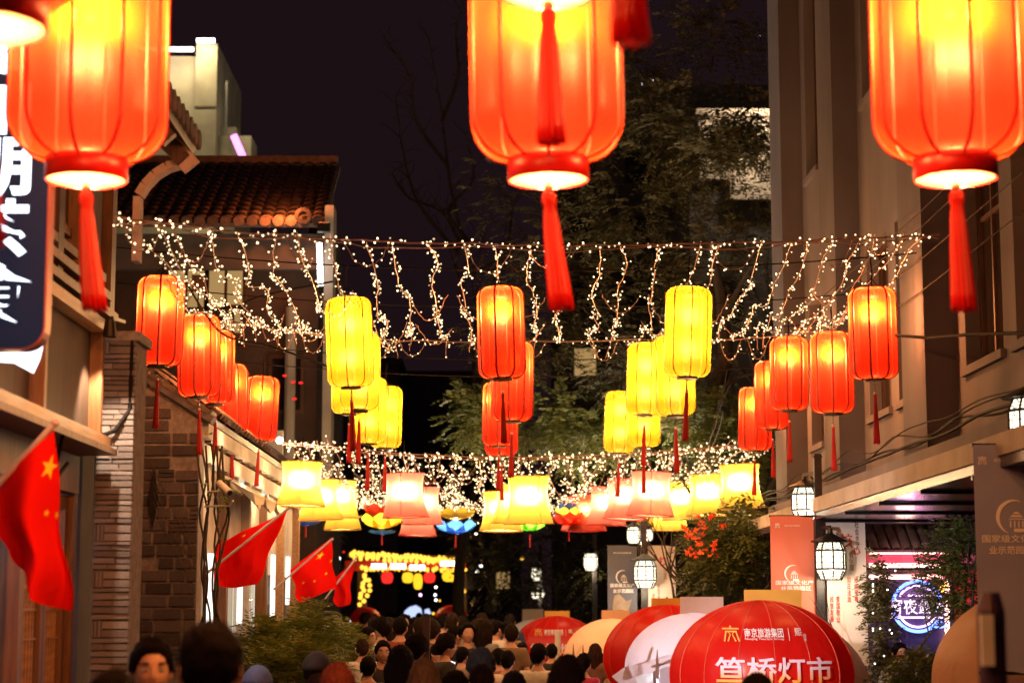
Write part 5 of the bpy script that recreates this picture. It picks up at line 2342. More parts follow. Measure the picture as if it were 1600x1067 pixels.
L1 = street_lamp(1281, 19.4, 715, ((1298, 876, 45, -.24), (1257, 786, 38, .25)), 'dark street lamp with lattice lanterns between coral and cream banners')
c0, c1 = A(1203, 806, 19.45), A(1275, 1000, 19.45)
b_, sf = banner(L1, 'banner', 'coral red banner with white emblem on the lamp post', Vector(((c0.x + c1.x) / 2, 19.45, c0.z - .75)), c1.x - c0.x, 1.5, M['ban_red'],
                [('lettering', '国家级文化产', .03, -.05 + .105, .86, .030, WP, .012), ('lettering', '业示范园区', .06, .0175, .70, .030, WP, .012), ('lettering', '南京旅游集团', -.0, .435, .36, .011, WP, 0)])
cb = chain(b_)
logo_print(b_, sf, Vector((cb.x - .005, 0, cb.z + .75 + .175)), .085, WP)
mark(b_, sf, Vector((cb.x - .15, 19.43, cb.z + .75 + .655)), .05, WP)
m = MB()
m.bb(A(1258, 930, 19.4).x, A(1275, 930, 19.4).x - .002, 19.415, 19.42, A(0, 958, 19.4).z, A(0, 930, 19.4).z)
c0, c1 = A(1290, 806, 19.45), A(1356, 1000, 19.45)
b_, sf = banner(L1, 'banner', 'cream banner with red and brown lettering on the lamp post', Vector(((c0.x + c1.x) / 2, 19.45, c0.z - .75)), c1.x - c0.x, 1.5, M['ban_white'],
                [('lettering', '核', .0, .335, .32, .095, RP, .02), ('lettering', '心', .24, .265, .24, .045, RP, .02),
                 ('lettering', '社\n会\n主\n义', .28, .37, .11, .19, BP, .015), ('lettering', '价\n值\n观', .12, .20, .12, .13, BP, .015),
                 ('lettering', '自\n由\n平\n等', .22, .01, .10, .17, RP, .015), ('lettering', '公\n正\n法\n治', .04, .01, .10, .17, RP, .015),
                 ('lettering', '爱\n国\n敬\n业', -.24, -.12, .10, .17, RP, .015), ('lettering', '诚\n信\n友\n善', -.40, -.12, .10, .17, RP, .015)])
for dz in (-.06, -.3):
    pass
L2 = street_lamp(1006, 28.5, 812, ((1008, 897, 33, -.25), (990, 836, 20, .3), (1013, 836, 14, .35)), 'further street lamp with lanterns between slate and cream banners', .085)
c0, c1 = A(949, 852, 28.6), A(996, 955, 28.6)
b_, sf = banner(L2, 'banner', 'slate blue banner with crescent emblem and tan wave', Vector(((c0.x + c1.x) / 2, 28.6, c0.z - .68)), c1.x - c0.x, 1.36, M['ban_blue'],
                [('lettering', '国家级文化产', .0, .07, .82, .042, WP, .012), ('lettering', '业示范园区', .03, .01, .70, .042, WP, .012), ('lettering', '南京旅游集团', .0, .42, .6, .018, WP, 0)])
cb = chain(b_)
logo_print(b_, sf, Vector((cb.x, 0, cb.z + .68 + .22)), .10, WP)
m = MB()
ww = c1.x - c0.x
pts = [(-.28, -.04), (-.12, -.02), (.12, -.1), (.30, -.08), (.16, -.25), (.02, -.5), (-.12, -.5), (-.02, -.33), (-.30, -.27), (-.34, -.16)]
m.add([sf(Vector((cb.x + x * ww, 0, cb.z + .68 + z * 1.36))) for x, z in pts], [tuple(range(len(pts)))])
obj('wave_print', m, M['ban_tan'], b_)
c0, c1 = A(1012, 852, 28.6), A(1056, 955, 28.6)
banner(L2, 'banner', 'pale cream banner with red lettering by the further street lamp', Vector(((c0.x + c1.x) / 2, 28.6, c0.z - .68)), c1.x - c0.x, 1.36, M['ban_white'],
       [('lettering', '核', .05, .33, .30, .11, RP, .02), ('lettering', '心', .26, .26, .2, .05, RP, .02), ('lettering', '社\n会\n主\n义', .30, .41, .1, .14, BP, 0), ('lettering', '价\n值\n观', .12, .19, .11, .11, BP, 0),
        ('lettering', '自\n由\n平\n等', -.12, .0, .1, .16, RP, 0), ('lettering', '爱\n国', -.3, -.06, .1, .08, RP, 0)])
L3 = street_lamp(1640, 12.3, 560, ((1612, 666, 68, -.2),), 'nearest street lamp at the picture edge above the mauve banner', .06)
c0, c1 = A(1520, 695, 12.25), A(1632, 1000, 12.25)
b_, sf = banner(L3, 'banner', 'mauve grey banner with pale crescent emblem at the picture edge', Vector(((c0.x + c1.x) / 2, 12.25, c0.z - .72)), c1.x - c0.x, 1.44, M['ban_mauve'],
                [('lettering', '国家级文化产', .02, .085, .86, .035, WP, .012), ('lettering', '业示范园区', .02, .035, .66, .035, WP, .012), ('lettering', '南京旅游集团', .0, .43, .40, .015, WP, 0)])
cb = chain(b_)
logo_print(b_, sf, Vector((cb.x + .03, 0, cb.z + .72 + .26)), .11, WP)
mark(b_, sf, Vector((cb.x - .155, 12.23, cb.z + .72 + .62)), .055, WP)
for (px, py, w, Y, label) in ((923, 878, 21, 44, 'small lattice street lamp half hidden in the dark leaves left of the slate banner'), (838, 897, 15, 60, 'distant street lamp with two glowing lanterns over the stalls')):
    ll = ((px, py, w, -.2),) if w > 16 else ((px, py, w, -.3), (px - 1, py + 30, w * .85, -.1), (px + 8, py + 30, 9, .2))
    street_lamp(px + 6, Y, py - 45, ll, label, .11)

# =================================================================== FLAGS
def flag(label, poleA, poleB, Yp, quad, Yq, stars, fold, dark=None, nm='flag'):
    """quad: A (hoist, upper), B (hoist, lower), C (fly, below B), D (fly, below A) in photo pixels"""
    a, b = A(*poleA, Yp), A(*poleB, Yp + .05)
    g = thing('flag', label, 'flag', a, 'red flags on slanting poles')
    m = MB()
    m.tube([a, b], .014, 8)
    m.ball(tuple(b), .02, 8, 6)
    obj('pole', m, M['pole_w'], g, True)
    QA, QB, QC, QD = quad

    def S(u, v, off=0.0):
        px = (QA[0] * (1 - u) + QB[0] * u) * (1 - v) + (QD[0] * (1 - u) + QC[0] * u) * v
        py = (QA[1] * (1 - u) + QB[1] * u) * (1 - v) + (QD[1] * (1 - u) + QC[1] * u) * v
        w = fold(u, v)
        p = A(px, py, Yq)
        return p + Vector((.03 * math.sin(v * 9 + u * 4) * v, w - off, -.05 * math.sin(u * PI) * v * .6))
    m = MB()
    m.grid(lambda u, v: S(u, v), 28, 28)
    k = len(m.v)
    m.v += [(x, y + .004, z) for x, y, z in m.v]
    m.f += [tuple(i + k for i in reversed(f)) for f in m.f]
    m.m = [0] * len(m.f)
    obj('cloth', m, M['red_cloth'], g, 'all')
    for (su, sv, r, rot) in stars:
        m = MB()
        pts = []
        for i in range(10):
            rr = r if i % 2 == 0 else r * .4
            an = rot + PI / 5 * i
            pts.append(S(su + rr * math.cos(an), sv + rr * math.sin(an) * .67, .006))
        m.add([S(su, sv, .007)] + pts, [(0, 1 + i, 1 + (i + 1) % 10) for i in range(10)])
        obj('star', m, M['star'], g)


flag('foremost red flag with a yellow star, hanging limp before the lattice doors', (-40, 795), (86, 661), 8.7,
     ((84, 672), (-40, 800), (40, 900), (103, 955)), 8.75,
     [(.10, .17, .10, .3), (.16, .42, .035, .5), (.03, .46, .035, .2)],
     lambda u, v: .10 * math.sin((1 - u) * 7.5 + v * 1.2) * (.35 + v) - .08 * max(0, .45 - u))
flag('second red flag spread in the wind behind its white pole', (322, 896), (453, 792), 20.2,
     ((448, 798), (333, 853), (341, 915), (400, 912)), 20.3, [(.55, .1, .035, .2)],
     lambda u, v: .07 * math.sin(u * 8 + v * 3) + .03 * math.sin(u * 17 + 1))
flag('third red flag with five yellow stars, further along the house front', (427, 921), (519, 842), 25.8,
     ((518, 840), (453, 890), (466, 941), (523, 917)), 25.85,
     [(.30, .18, .11, .3), (.03, .45, .045, .2), (.20, .62, .045, .4), (.52, .62, .045, .1), (.80, .52, .045, .5)],
     lambda u, v: .06 * math.sin(u * 7 + v * 2) * (.3 + v))
flag('fourth red flag, smallest and furthest', (508, 935), (556, 872), 30,
     ((553, 878), (520, 905), (524, 945), (545, 944)), 30.05, [], lambda u, v: .05 * math.sin(u * 8 + v * 3) * (.3 + v))

# =================================================================== MARKET STALLS with domed cloth roofs
def dome_stall(pxc, Y, a_px, top_py, mat, label, board=None, text=False, cut=None, c_ratio=.80, seams=True, light=None):
    a = a_px * Y / FPX
    t = A(pxc, top_py, Y)
    c = a * c_ratio
    b = a * 1.05
    ctr = Vector((t.x, Y + b * .98, t.z - c))
    g = thing('market_stall', label, 'market stall', (ctr.x, ctr.y, 0), 'domed market stalls')
    n, mlat = 64, 26
    m = MB()
    vs, fs = [], []
    for i in range(mlat + 1):
        ph = R(89.5) - R(89.5 + 30) * i / mlat
        for j in range(n):
            th = 2 * PI * j / n
            k = 1 - .022 * abs(math.sin(th * 8)) ** .6 * math.cos(ph) if seams else 1
            vs.append(ctr + Vector((a * k * math.cos(ph) * math.cos(th), b * k * math.cos(ph) * math.sin(th), c * math.sin(ph))))
    for i in range(mlat):
        for j in range(n):
            q = (i * n + j, (i + 1) * n + j, (i + 1) * n + (j + 1) % n, i * n + (j + 1) % n)
            if cut:
                mid = sum((vs[x] for x in q), Vector()) / 4 - ctr
                if cut(mid.x / a, mid.y / b, mid.z / c):
                    continue
            fs.append(q)
    m.add(vs, fs)
    obj('dome_cloth', m, mat, g, 'all')
    if seams:
        for s in range(16):
            th = 2 * PI * s / 16 + PI / 16 * 0
            m = MB()
            pts = []
            for i in range(23):
                ph = R(88) - R(115) * i / 22
                p = Vector((a * 1.002 * math.cos(ph) * math.cos(th), b * 1.002 * math.cos(ph) * math.sin(th), c * 1.002 * math.sin(ph)))
                if cut and cut(p.x / a, p.y / b, p.z / c):
                    break
                pts.append(ctr + p)
            if len(pts) > 2:
                m.tube(pts, .0035, 4)
                obj('seam', m, M['seam'] if mat == M['tent_red'] else mat, g)
    if board:
        bm, p0, p1, q0, q1 = board
        m = MB()
        u, v = A(p0, q1, ctr.y), A(p1, q0, ctr.y)
        m.bb(u.x, v.x, ctr.y - .012, ctr.y + .012, min(u.z, ctr.z + c - .02), v.z)
        obj('top_board', m, bm, g)
    for (sx, sy) in ((-1, -1), (1, -1), (1, 1), (-1, 1)):
        m = MB()
        m.tube([(ctr.x + sx * a * .62, ctr.y + sy * b * .62, 0), (ctr.x + sx * a * .62, ctr.y + sy * b * .62, ctr.z + c * .35)], .018, 8)
        obj('post', m, M['steel'], g)
    m = MB()
    m.bb(ctr.x - a * .72, ctr.x + a * .72, ctr.y - b * .55, ctr.y + b * .55, .08, .88)
    obj('cabinet', m, mat, g)
    m = MB()
    m.bb(ctr.x - a * .78, ctr.x + a * .78, ctr.y - b * .60, ctr.y + b * .60, .882, .92)
    obj('counter', m, M['wood_lt'], g)

    def surf(p):
        q = 1 - ((p.x - ctr.x) / a) ** 2 - ((p.z - ctr.z) / c) ** 2
        return Vector((p.x, ctr.y - b * math.sqrt(max(.0, q)) - .011, p.z))
    if text:
        k = a / .725
        zr = lambda py: A(pxc, py, Y).z
        sc2 = a_px / 150
        lettering('lettering', '笪桥灯市', (t.x + .005 * k, Y, ctr.z + c * .105), 1.22 * a, .30 * c * 1.12, M['grad'], g, .016, fn=surf)
        lettering('lettering', '南京旅游集团', (t.x - .09 * a, Y, ctr.z + c * .58), .40 * a, .12 * c, M['white_print'], g, .012, fn=surf)
        lettering('lettering', 'Nanjing Tourism Group', (t.x - .09 * a, Y, ctr.z + c * .50), .40 * a, .035 * c, M['white_print'], g, 0, fn=surf)
        lettering('lettering', '熙', (t.x + .27 * a, Y, ctr.z + c * .59), .075 * a, .10 * c, M['white_print'], g, .01, fn=surf)
        lettering('lettering', '南\n里', (t.x + .34 * a, Y, ctr.z + c * .52), .03 * a, .09 * c, M['white_print'], g, 0, fn=surf)
        mm_ = MB()
        mm_.add([surf(Vector((t.x + x * a, 0, ctr.z + z * c))) for x, z in ((.165, .48), (.170, .48), (.170, .64), (.165, .64))], [(0, 1, 2, 3)])
        obj('rule_mark', mm_, M['white_print'], g)
        mark(g, surf, Vector((t.x - .42 * a, 0, ctr.z + c * .57)), .16 * a, M['gold_print'])
    if light:
        for (dx, dy, dz, p_, colr) in light:
            lamp(g, ctr + Vector((dx * a, dy * b, dz * c)), p_, colr, .05, world=True)
    return g, ctr, a, b, c


GB, LB = M['gold_board'], M['lilac_board']
dome_stall(1210, 14.5, 150, 937, M['tent_red'], 'foremost red domed stall with large two tone lettering', (GB, 1163, 1252, 921, 950), True)
dome_stall(1236, 16.4, 146, 962, M['tent_lil'], 'white domed stall peeping out behind the foremost red dome', None, False, None, .8, False)
cutf = lambda x, y, z: y < .25 and z < .42 + .40 * x
g_, ctr, a_, b_, c_ = dome_stall(1096, 18.6, 112, 957, M['tent_lil'], 'open white stall with bright white light inside, beside the foremost red dome', (LB, 1063, 1130, 932, 962), False, cutf, .80, False,
                                 [(0, -.2, -.1, 26, (.85, .88, 1)), (-.35, -.5, .0, 9, (.9, .9, 1))])
# its sloping cloth valance with pointed corner
m = MB()
m.grid(lambda u, v: ctr + Vector((a_ * (-1.04 + 1.75 * u), -b_ * (.34 + .72 * math.sin(PI * (.12 + .7 * u))), c_ * (.06 + .70 * u - (.22 - .06 * u) * v))), 24, 4)
obj('valance', m, M['tent_lil'], g_, 'all')
m = MB()
m.add([ctr + Vector((a_ * -1.22, -b_ * .55, c_ * -.10)), ctr + Vector((a_ * -.98, -b_ * .62, c_ * .12)), ctr + Vector((a_ * -.88, -b_ * .70, c_ * -.20)), ctr + Vector((a_ * -1.0, -b_ * .6, c_ * -.36))], [(0, 3, 2, 1)])
obj('corner_flap', m, M['tent_lil'], g_)
m = MB()
m.tube([ctr + Vector((a_ * -.7, -b_ * .95, c_ * .08)), ctr + Vector((a_ * .6, -b_ * 1.0, c_ * .52))], .014, 6)
obj('awning_bar', m, M['steel'], g_)
for i in range(4):
    m = MB()
    p = ctr + Vector((a_ * (-.62 + i * .34), -b_ * 1.0, c_ * (.16 + .11 * i)))
    m.lathe([(.004, .12), (.016, -.02), (.022, -.14), (.004, -.16)], 8, p)
    obj('hanging_pennant', m, M['tent_lil'], g_)
for i, (dx, dz, r, mm) in enumerate(((-.55, -.52, .10, 'cool_glow'), (-.1, -.5, .12, 'box_glow'), (.25, -.42, .08, 'cool_glow'))):
    m = MB()
    p = ctr + Vector((a_ * dx, -b_ * .2, c_ * dz))
    m.tube([p + Vector((-r, 0, 0)), p + Vector((r, 0, .03))], .016, 8)
    obj('tube_lamp', m, M[mm], g_)
dome_stall(1054, 20.6, 105, 944, M['tent_red'], 'second red domed stall, half hidden behind the open white stall', (GB, 1018, 1082, 934, 965))
cut2 = lambda x, y, z: y < .2 and z < .28 + .35 * x
g_, ctr, a_, b_, c_ = dome_stall(961, 27.0, 78, 966, M['tent_cream'], 'peach cream domed stall with brown ornaments hanging in its opening', (M['tent_cream'], 940, 984, 953, 975), False, cut2, .85, False,
                                 [(0, -.3, .2, 14, (1, .62, .3))])
m = MB()
m.tube([ctr + Vector((-a_ * .9, -b_ * .7, .03 * c_)), ctr + Vector((a_ * .6, -b_ * .8, .08 * c_))], .010, 5)
obj('ornament_rod', m, M['wood'], g_)
for i in range(8):
    m = MB()
    p = ctr + Vector((a_ * (-.82 + i * .19), -b_ * .78, c_ * .10))
    h = U(.7, 1.3)
    m.lathe([(.003, .16 * h), (.014, .05), (.030, -.03), (.034, -.10 * h), (.020, -.18 * h), (.003, -.19 * h)], 8, p)
    obj('hanging_ornament', m, M['wood'], g_)
for i in range(3):
    m = MB()
    p = ctr + Vector((a_ * (.30 + i * .2), -b_ * .85, -c_ * (.35 + .1 * i)))
    m.prism([(-.14, -.2), (.10, -.24), (.16, .16), (-.05, .24)], .03, p)
    obj('wooden_board', m, M['wood_dk'], g_)
dome_stall(872, 31.5, 72, 962, M['tent_red'], 'third red domed stall with lettering, further down the lane', (GB, 851, 890, 954, 968), True)
cut3 = lambda x, y, z: y < .2 and z < .1 + .4 * x
g_, ctr, a_, b_, c_ = dome_stall(836, 36.5, 57, 968, M['tent_grey'], 'greyish domed stall furthest along the stall row', (M['tent_grey'], 816, 849, 951, 972), False, cut3, .9, False, [(0, -.3, .1, 10, (1, .75, .5))])
m = MB()
m.tube([ctr + Vector((-a_ * 1.02, -b_ * .5, -.05 * c_)), ctr + Vector((a_ * .5, -b_ * .9, .55 * c_))], .022, 6)
obj('awning_bar', m, M['cool_glow'], g_)  # this bar is made to glow white by itself
dome_stall(1668, 12.6, 172, 918, M['tent_cream'], 'peach domed stall cut by the picture edge below the mauve banner', None, False, None, .88, False)
for (px, py, a, mt, lab) in ((705, 945, 26, 'tent_red', 'distant red dome stall beyond the crowd'), (570, 948, 24, 'tent_red', 'distant red and white stall by the lit archway')):
    dome_stall(px, 62, a, py, M[mt], lab, None, False, None, .8, False)
m = MB()
m.tube([A(870, 1066, 24), A(872, 985, 24)], .035, 8)
wp = obj('white_pole', m, M['white_plastic'])
tag(wp, 'short white pole standing in front of the third red stall', 'pole')
p = A(666, 965, 15.5)
g = thing('bollard_post', 'dark indigo post rising from the middle of the crowd', 'post', (p.x, 15.5, 0))
m = MB()
m.bb(p.x - .03, p.x + .03, 15.47, 15.53, 0, p.z - .01)
obj('shaft', m, M['post'], g)
m = MB()
m.bb(p.x - .034, p.x + .034, 15.466, 15.534, p.z - .009, p.z + .012)
obj('cap', m, M['post'], g)
# blurred dark bottle shaped post near the lens at the edge
p0 = A(1547, 925, 6.2)
g = thing('edge_post', 'dark slim post with a pale front panel close by the picture edge', 'post', (p0.x, 6.2, 0))
m = MB()
m.tube([(p0.x, 6.2, 0), (p0.x, 6.2, p0.z - .06), (p0.x, 6.2, p0.z)], [.045, .045, .030], 14)
obj('shaft', m, M['post'], g)
q = A(1548, 1000, 6.1)
m = MB()
m.bb(q.x - .02, q.x + .02, 6.135, 6.152, q.z - .08, q.z + .08)
obj('pale_panel', m, M['white_plastic'], g)

# =================================================================== LIT ARCHWAY far down the lane
AY = 66
g = thing('lit_archway', 'far archway outlined with rows of yellow lamps', 'archway', (A(640, 950, AY).x, AY, 0))
P_ = lambda px, py, dy=0: A(px, py, AY + dy)
m = MB()
for px in (566, 722):
    c_ = P_(px, 950)
    m.bb(c_.x - .16, c_.x + .16, AY - .16, AY + .16, 0, P_(px, 884).z)
obj('posts', m, M['wood_dk'], g)
m = MB()
m.beam(P_(540, 884), P_(728, 880), .5, .35)
obj('lintel', m, M['red_print'], g)
m = MB()
m.beam(P_(545, 868), P_(726, 872), 1.2, .12)
obj('roof', m, M['tile'], g)
for nm, x0, x1, ya, yb, n, r in (('upper_lamp', 549, 722, 864, 876, 30, .14), ('upper_lamp', 556, 722, 872, 879, 20, .13), ('lower_lamp', 566, 728, 887, 889, 26, .12)):
    for i in range(n):
        t = i / (n - 1)
        c_ = A(x0 + (x1 - x0) * t + U(-1.5, 1.5), ya + (yb - ya) * t + U(-2, 2), AY - .8)
        piece(nm, bpy.data.meshes.get('golden_lamp') or MB().ball((0, 0, 0), .10, 8, 6).mesh('golden_lamp', M['gold_glow'], 'all'), g, c_, world=True, scale=(r * 5.4, r * 5.4, r * 7))
for (px, y0_, y1_, n) in ((567, 900, 944, 9), (573, 890, 930, 6), (722, 898, 935, 4)):
    for i in range(n):
        c_ = A(px + U(-5, 5), y0_ + (y1_ - y0_) * i / (n - 1), AY - .7)
        piece('pillar_lamp', bpy.data.meshes['golden_lamp'], g, c_, world=True, scale=(.75, .75, .75))
for k, (px, py) in enumerate(((592, 884), (622, 884), (652, 886), (700, 880))):
    c_ = A(px, py, AY - .85)
    m = MB()
    m.box(c_, (.5, .05, .16))
    obj('white_lamp_panel', m, M['white_glow'] if k % 2 else M['cool_glow'], g)
lamp(g, P_(640, 905, -2), 300, (1, .6, .2), .5, world=True)
for (px, py, rx, rz, mt, lab) in ((605, 902, 9, 9, 'far_red', 'red round lantern under the far archway, near its flag side post'), (637, 902, 8.5, 8, 'far_yel', 'yellow round lantern under the far archway'),
                                  (653, 908, 7, 12, 'far_yel', 'tall yellow lantern in the middle of the far archway'), (671, 902, 9, 8, 'far_red', 'red round lantern right under the middle of the far archway'),
                                  (702, 900, 11, 8, 'far_yel', 'flat yellow lantern at the stall side of the far archway')):
    c_ = A(px, py, AY - 1)
    k = AY / FPX
    q = thing('archway_lantern', lab, 'lantern', c_, 'lanterns under the far archway')
    m = MB()
    m.lathe([(rx * k * .4, -rz * k), (rx * k * .8, -rz * k * .8), (rx * k, -rz * k * .2), (rx * k, rz * k * .3), (rx * k * .8, rz * k * .8), (rx * k * .4, rz * k)], 16, cap0=True, cap1=True)
    obj('shell', m, M[mt], q, 'all', local=True)
    m = MB()
    m.tube([(0, 0, rz * k), (0, 0, rz * k + .3)], .02, 5)
    obj('hanging_cord', m, M['cable'], q, local=True)
# bright screen hall and scattered far lamps
q = thing('lit_screen', 'pale blue lit screen roof beyond the crowd at the end of the lane', 'screen', A(648, 955, 80))
m = MB()
pts = [A(x, y, 80) for x, y in ((629, 966), (633, 954), (640, 948), (650, 945), (658, 950), (661, 966))]
m.prism([((p - pts[0]).x, (p - pts[0]).z) for p in reversed(pts)], .3, pts[0])
pts = [A(x, y, 80) for x, y in ((664, 966), (664, 952), (670, 950), (673, 956), (673, 966))]
m.prism([((p - A(629, 966, 80)).x, (p - A(629, 966, 80)).z) for p in reversed(pts)], .3, A(629, 966, 80))
obj('screen_face', m, M['screen'], q)
m = MB()
m.bb(q.location.x - .6, q.location.x + .6, 80.1, 80.4, 0, q.location.z - .25)
obj('stand', m, M['wall_dk'], q)
far = [(555, 962, 'c'), (549, 970, 'c'), (562, 966, 'w'), (566, 958, 'c'), (571, 965, 'c'), (560, 975, 'w'), (578, 955, 'c'), (545, 978, 'c'), (574, 970, 'y'), (536, 942, 'c'), (505, 974, 'c'),
       (657, 929, 'v'), (680, 929, 'c'), (681, 937, 'w'), (687, 938, 'y'), (681, 917, 'w'), (677, 958, 'y'), (687, 961, 'w'), (745, 893, 'w'), (751, 884, 'w'), (744, 834, 'w'), (1020, 126, 'c'), (1083, 88, 'c'), (1003, 132, 'c'), (1186, 58, 'w'),
       (555, 868, 'r'), (537, 862, 'r'), (816, 873, 'y'), (1098, 283, 'w'), (788, 812, 'y'), (530, 872, 'w')]
mats = {'c': M['cool_glow'], 'w': M['white_glow'], 'y': M['gold_glow'], 'v': M['violet_neon'], 'r': M['far_red']}
names = {'c': ('bluish white lamp dot shining far down the lane', 'far bluish lamps'), 'w': ('warm white lamp dot shining far down the lane', 'far warm lamps'), 'y': ('amber lamp dot shining far down the lane', 'far amber lamps'), 'v': ('violet lamp dot shining far down the lane under the archway', 'far violet lamps'), 'r': ('red lamp dot beside the far archway', 'far red lamps')}
fm = {k: MB().ball((0, 0, 0), .05, 8, 6).mesh('distant_lamp', v, 'all') for k, v in mats.items()}
for (px, py, k) in far:
    Y = 76 if py > 800 else 70
    o = bpy.data.objects.new('distant_lamp', fm[k])
    col.objects.link(o)
    o.location = A(px, py, Y)
    o.scale = (U(.7, 1.4) if py > 800 else U(.3, .5),) * 3
    tag(o, names[k][0], 'lamp', names[k][1])
o = obj('blue_white_lamp', MB().ball(tuple(A(437, 688, 25)), .05, 12, 8), M['cool_glow'])
tag(o, 'small blue white lamp at the end of the further fairy lights', 'lamp')

# =================================================================== TREES
def frond(mb, p, d, L, pairs, lw, ll):
    """a feathery compound leaf: leaflets in pairs along a drooping stalk"""
    d = d.normalized()
    side = d.cross(Vector((0, 0, 1)))
    if side.length < .05:
        side = Vector((1, 0, 0))
    side.normalize()
    up = side.cross(d)
    droop = U(.15, .6)
    for i in range(pairs):
        t = (i + .6) / pairs
        c = p + d * (L * t) - Vector((0, 0, droop * L * t * t))
        k = (1 - .5 * abs(t - .45))
        for s in (-1, 1):
            e = (side * s + d * .55 - Vector((0, 0, U(.05, .45))) + up * U(-.15, .2)).normalized()
            w = (d * .8 + up * U(-.5, .5)).normalized() * lw * k * .5
            m_ = c + e * (ll * k * .5)
            mb.add([c, m_ + w, c + e * (ll * k), m_ - w], [(0, 1, 2, 3)])


def leaf_cloud(lobes, size=.34, pairs=6, lw=.035, ll=.10):
    mb = MB()
    for (c, r, n) in lobes:
        c = Vector(c)
        for i in range(n):
            d = Vector((rnd.gauss(0, 1), rnd.gauss(0, 1), rnd.gauss(0, 1))).normalized()
            k = rnd.random() ** .45
            p = c + Vector((d.x * r[0], d.y * r[1], d.z * r[2])) * k
            if noise.noise(p * 1.6) < -.12:
                continue
            o = Vector((d.x + U(-.7, .7), d.y + U(-.7, .7), d.z * .5 + U(-.6, .5)))
            frond(mb, p, o, size * U(.7, 1.3), pairs, lw, ll)
    return mb


def trunk(mb, p, d, r, L, depth, tips, gn=.35):
    pts, rs = [p], [r]
    q, dd = p.copy(), d.normalized()
    n = 5
    for i in range(n):
        dd = (dd + Vector((U(-gn, gn), U(-gn, gn), U(-gn * .3, gn * .6))) * .5).normalized()
        q = q + dd * L / n
        pts.append(q)
        rs.append(r * (1 - .5 * (i + 1) / n))
    mb.tube(pts, rs, 7 if r > .03 else 4, False)
    tips.append(q)
    if depth > 0:
        for k in range(rnd.choice((2, 3))):
            nd = (dd + Vector((U(-1, 1), U(-.8, .8), U(-.25, .8))) * .75).normalized()
            i = rnd.choice((3, 4, 5))
            trunk(mb, pts[i], nd, rs[i] * .72, L * U(.6, .85), depth - 1, tips, gn)


def tree(label, base, lean, r, L, depth, lobes, mat, size=.34, pairs=6, lw=.035, ll=.10, name='tree', group=None):
    g = thing(name, label, 'tree', base, group)
    m, tips = MB(), []
    trunk(m, Vector(base), Vector(lean), r, L, depth, tips)
    obj('trunk', m, M['bark'], g, True)
    if lobes:
        o = obj('crown', leaf_cloud(lobes, size, pairs, lw, ll), mat, g)
    return g


def lob(px, py, Y, rx, ry, n, dy=.9):
    c = A(px, py, Y)
    return (c, (rx * Y / FPX, dy, ry * Y / FPX), n)


b0 = A(1075, 900, 31)
tree('big dark feathery tree filling the night between the central lantern and the stucco building', (b0.x, 31, 0), (.12, .0, 1), .19, 4.4, 4,
     [lob(1010, 60, 32, 110, 120, 420), lob(1130, 70, 31, 80, 130, 273), lob(940, 170, 32, 110, 120, 441), lob(1080, 215, 30, 110, 90, 483), lob(1165, 300, 30, 55, 110, 273),
      lob(1000, 320, 31, 130, 110, 525), lob(1130, 420, 30, 85, 90, 252), lob(900, 440, 33, 120, 110, 399), lob(1040, 500, 31, 110, 90, 336), lob(800, 330, 34, 80, 130, 231), lob(1150, 190, 29.5, 62, 50, 420), lob(1130, 250, 29, 70, 40, 260), lob(820, 520, 34, 100, 70, 210), lob(990, 590, 32, 90, 50, 231)],
     M['leaf_dk'], .40, 7, .040, .125)
b0 = A(1128, 900, 29)
g = thing('leaning_tree', 'leaning bare trunk with few twigs behind the foremost yellow lantern', 'tree', (b0.x, 29, 0))
m = MB()
m.tube([(b0.x - .1, 29, 0), A(1108, 690, 29), A(1112, 620, 29), A(1135, 560, 29), A(1128, 470, 29), A(1110, 380, 29)], [.17, .16, .15, .12, .09, .05], 9)
m.tube([A(1112, 620, 29), A(1150, 590, 28.6), A(1190, 580, 28.2)], [.06, .03, .012], 6)
m.tube([A(1128, 500, 29), A(1165, 430, 28.6), A(1195, 390, 28.2)], [.06, .03, .012], 6)
obj('trunk', m, M['bark'], g, True)
obj('foliage', leaf_cloud([lob(1150, 590, 29, 60, 40, 26), lob(1120, 540, 29, 60, 50, 30)], .34, 6, .035, .10), M['leaf_dk'], g)
b0 = A(720, 900, 42)
g = tree('bare branching tree against the sky left of the central lantern', (b0.x, 42, 0), (-.03, 0, 1), .17, 4.8, 5, None, None, name='bare_tree')
m, tips = MB(), []
for (a_, b_, c_, d_) in (((735, 420), (705, 300), (690, 180), (670, 60)), ((720, 400), (655, 320), (630, 240), (618, 150)), ((735, 380), (690, 330), (640, 310), (612, 270)), ((700, 260), (650, 190), (640, 120), (600, 60)),
                         ((725, 390), (700, 330), (740, 280), (728, 210)), ((690, 190), (715, 120), (712, 50), (724, 8)), ((740, 430), (790, 390), (800, 330), (812, 300))):
    pts = smooth_pts([A(x, y, 42 + U(-.4, .4)) for x, y in (a_, b_, c_, d_)], 4)
    n_ = len(pts)
    m.tube(pts, [.05 - .04 * i / n_ for i in range(n_)], 5, False)
    for p in pts[3:]:
        for _ in range(2):
            e = p + Vector((U(-.5, .5), U(-.3, .3), U(.0, .55)))
            m.tube([p, p.lerp(e, .5) + Vector((U(-.06, .06), 0, U(0, .08))), e], [.014, .009, .004], 3, False)
obj('branches', m, M['bark'], g)
tree('green leafy tree low behind the central lanterns, lit by the fairy lights', (A(930, 900, 33).x, 33, 0), (.1, 0, 1), .06, 2.8, 1,
     [lob(770, 660, 30.5, 70, 50, 260), lob(860, 650, 30.5, 90, 50, 320), lob(920, 690, 31, 80, 40, 240), lob(1000, 655, 30.5, 90, 45, 280), lob(740, 640, 31, 40, 40, 110)], M['leaf'], .36, 7, .05, .13)
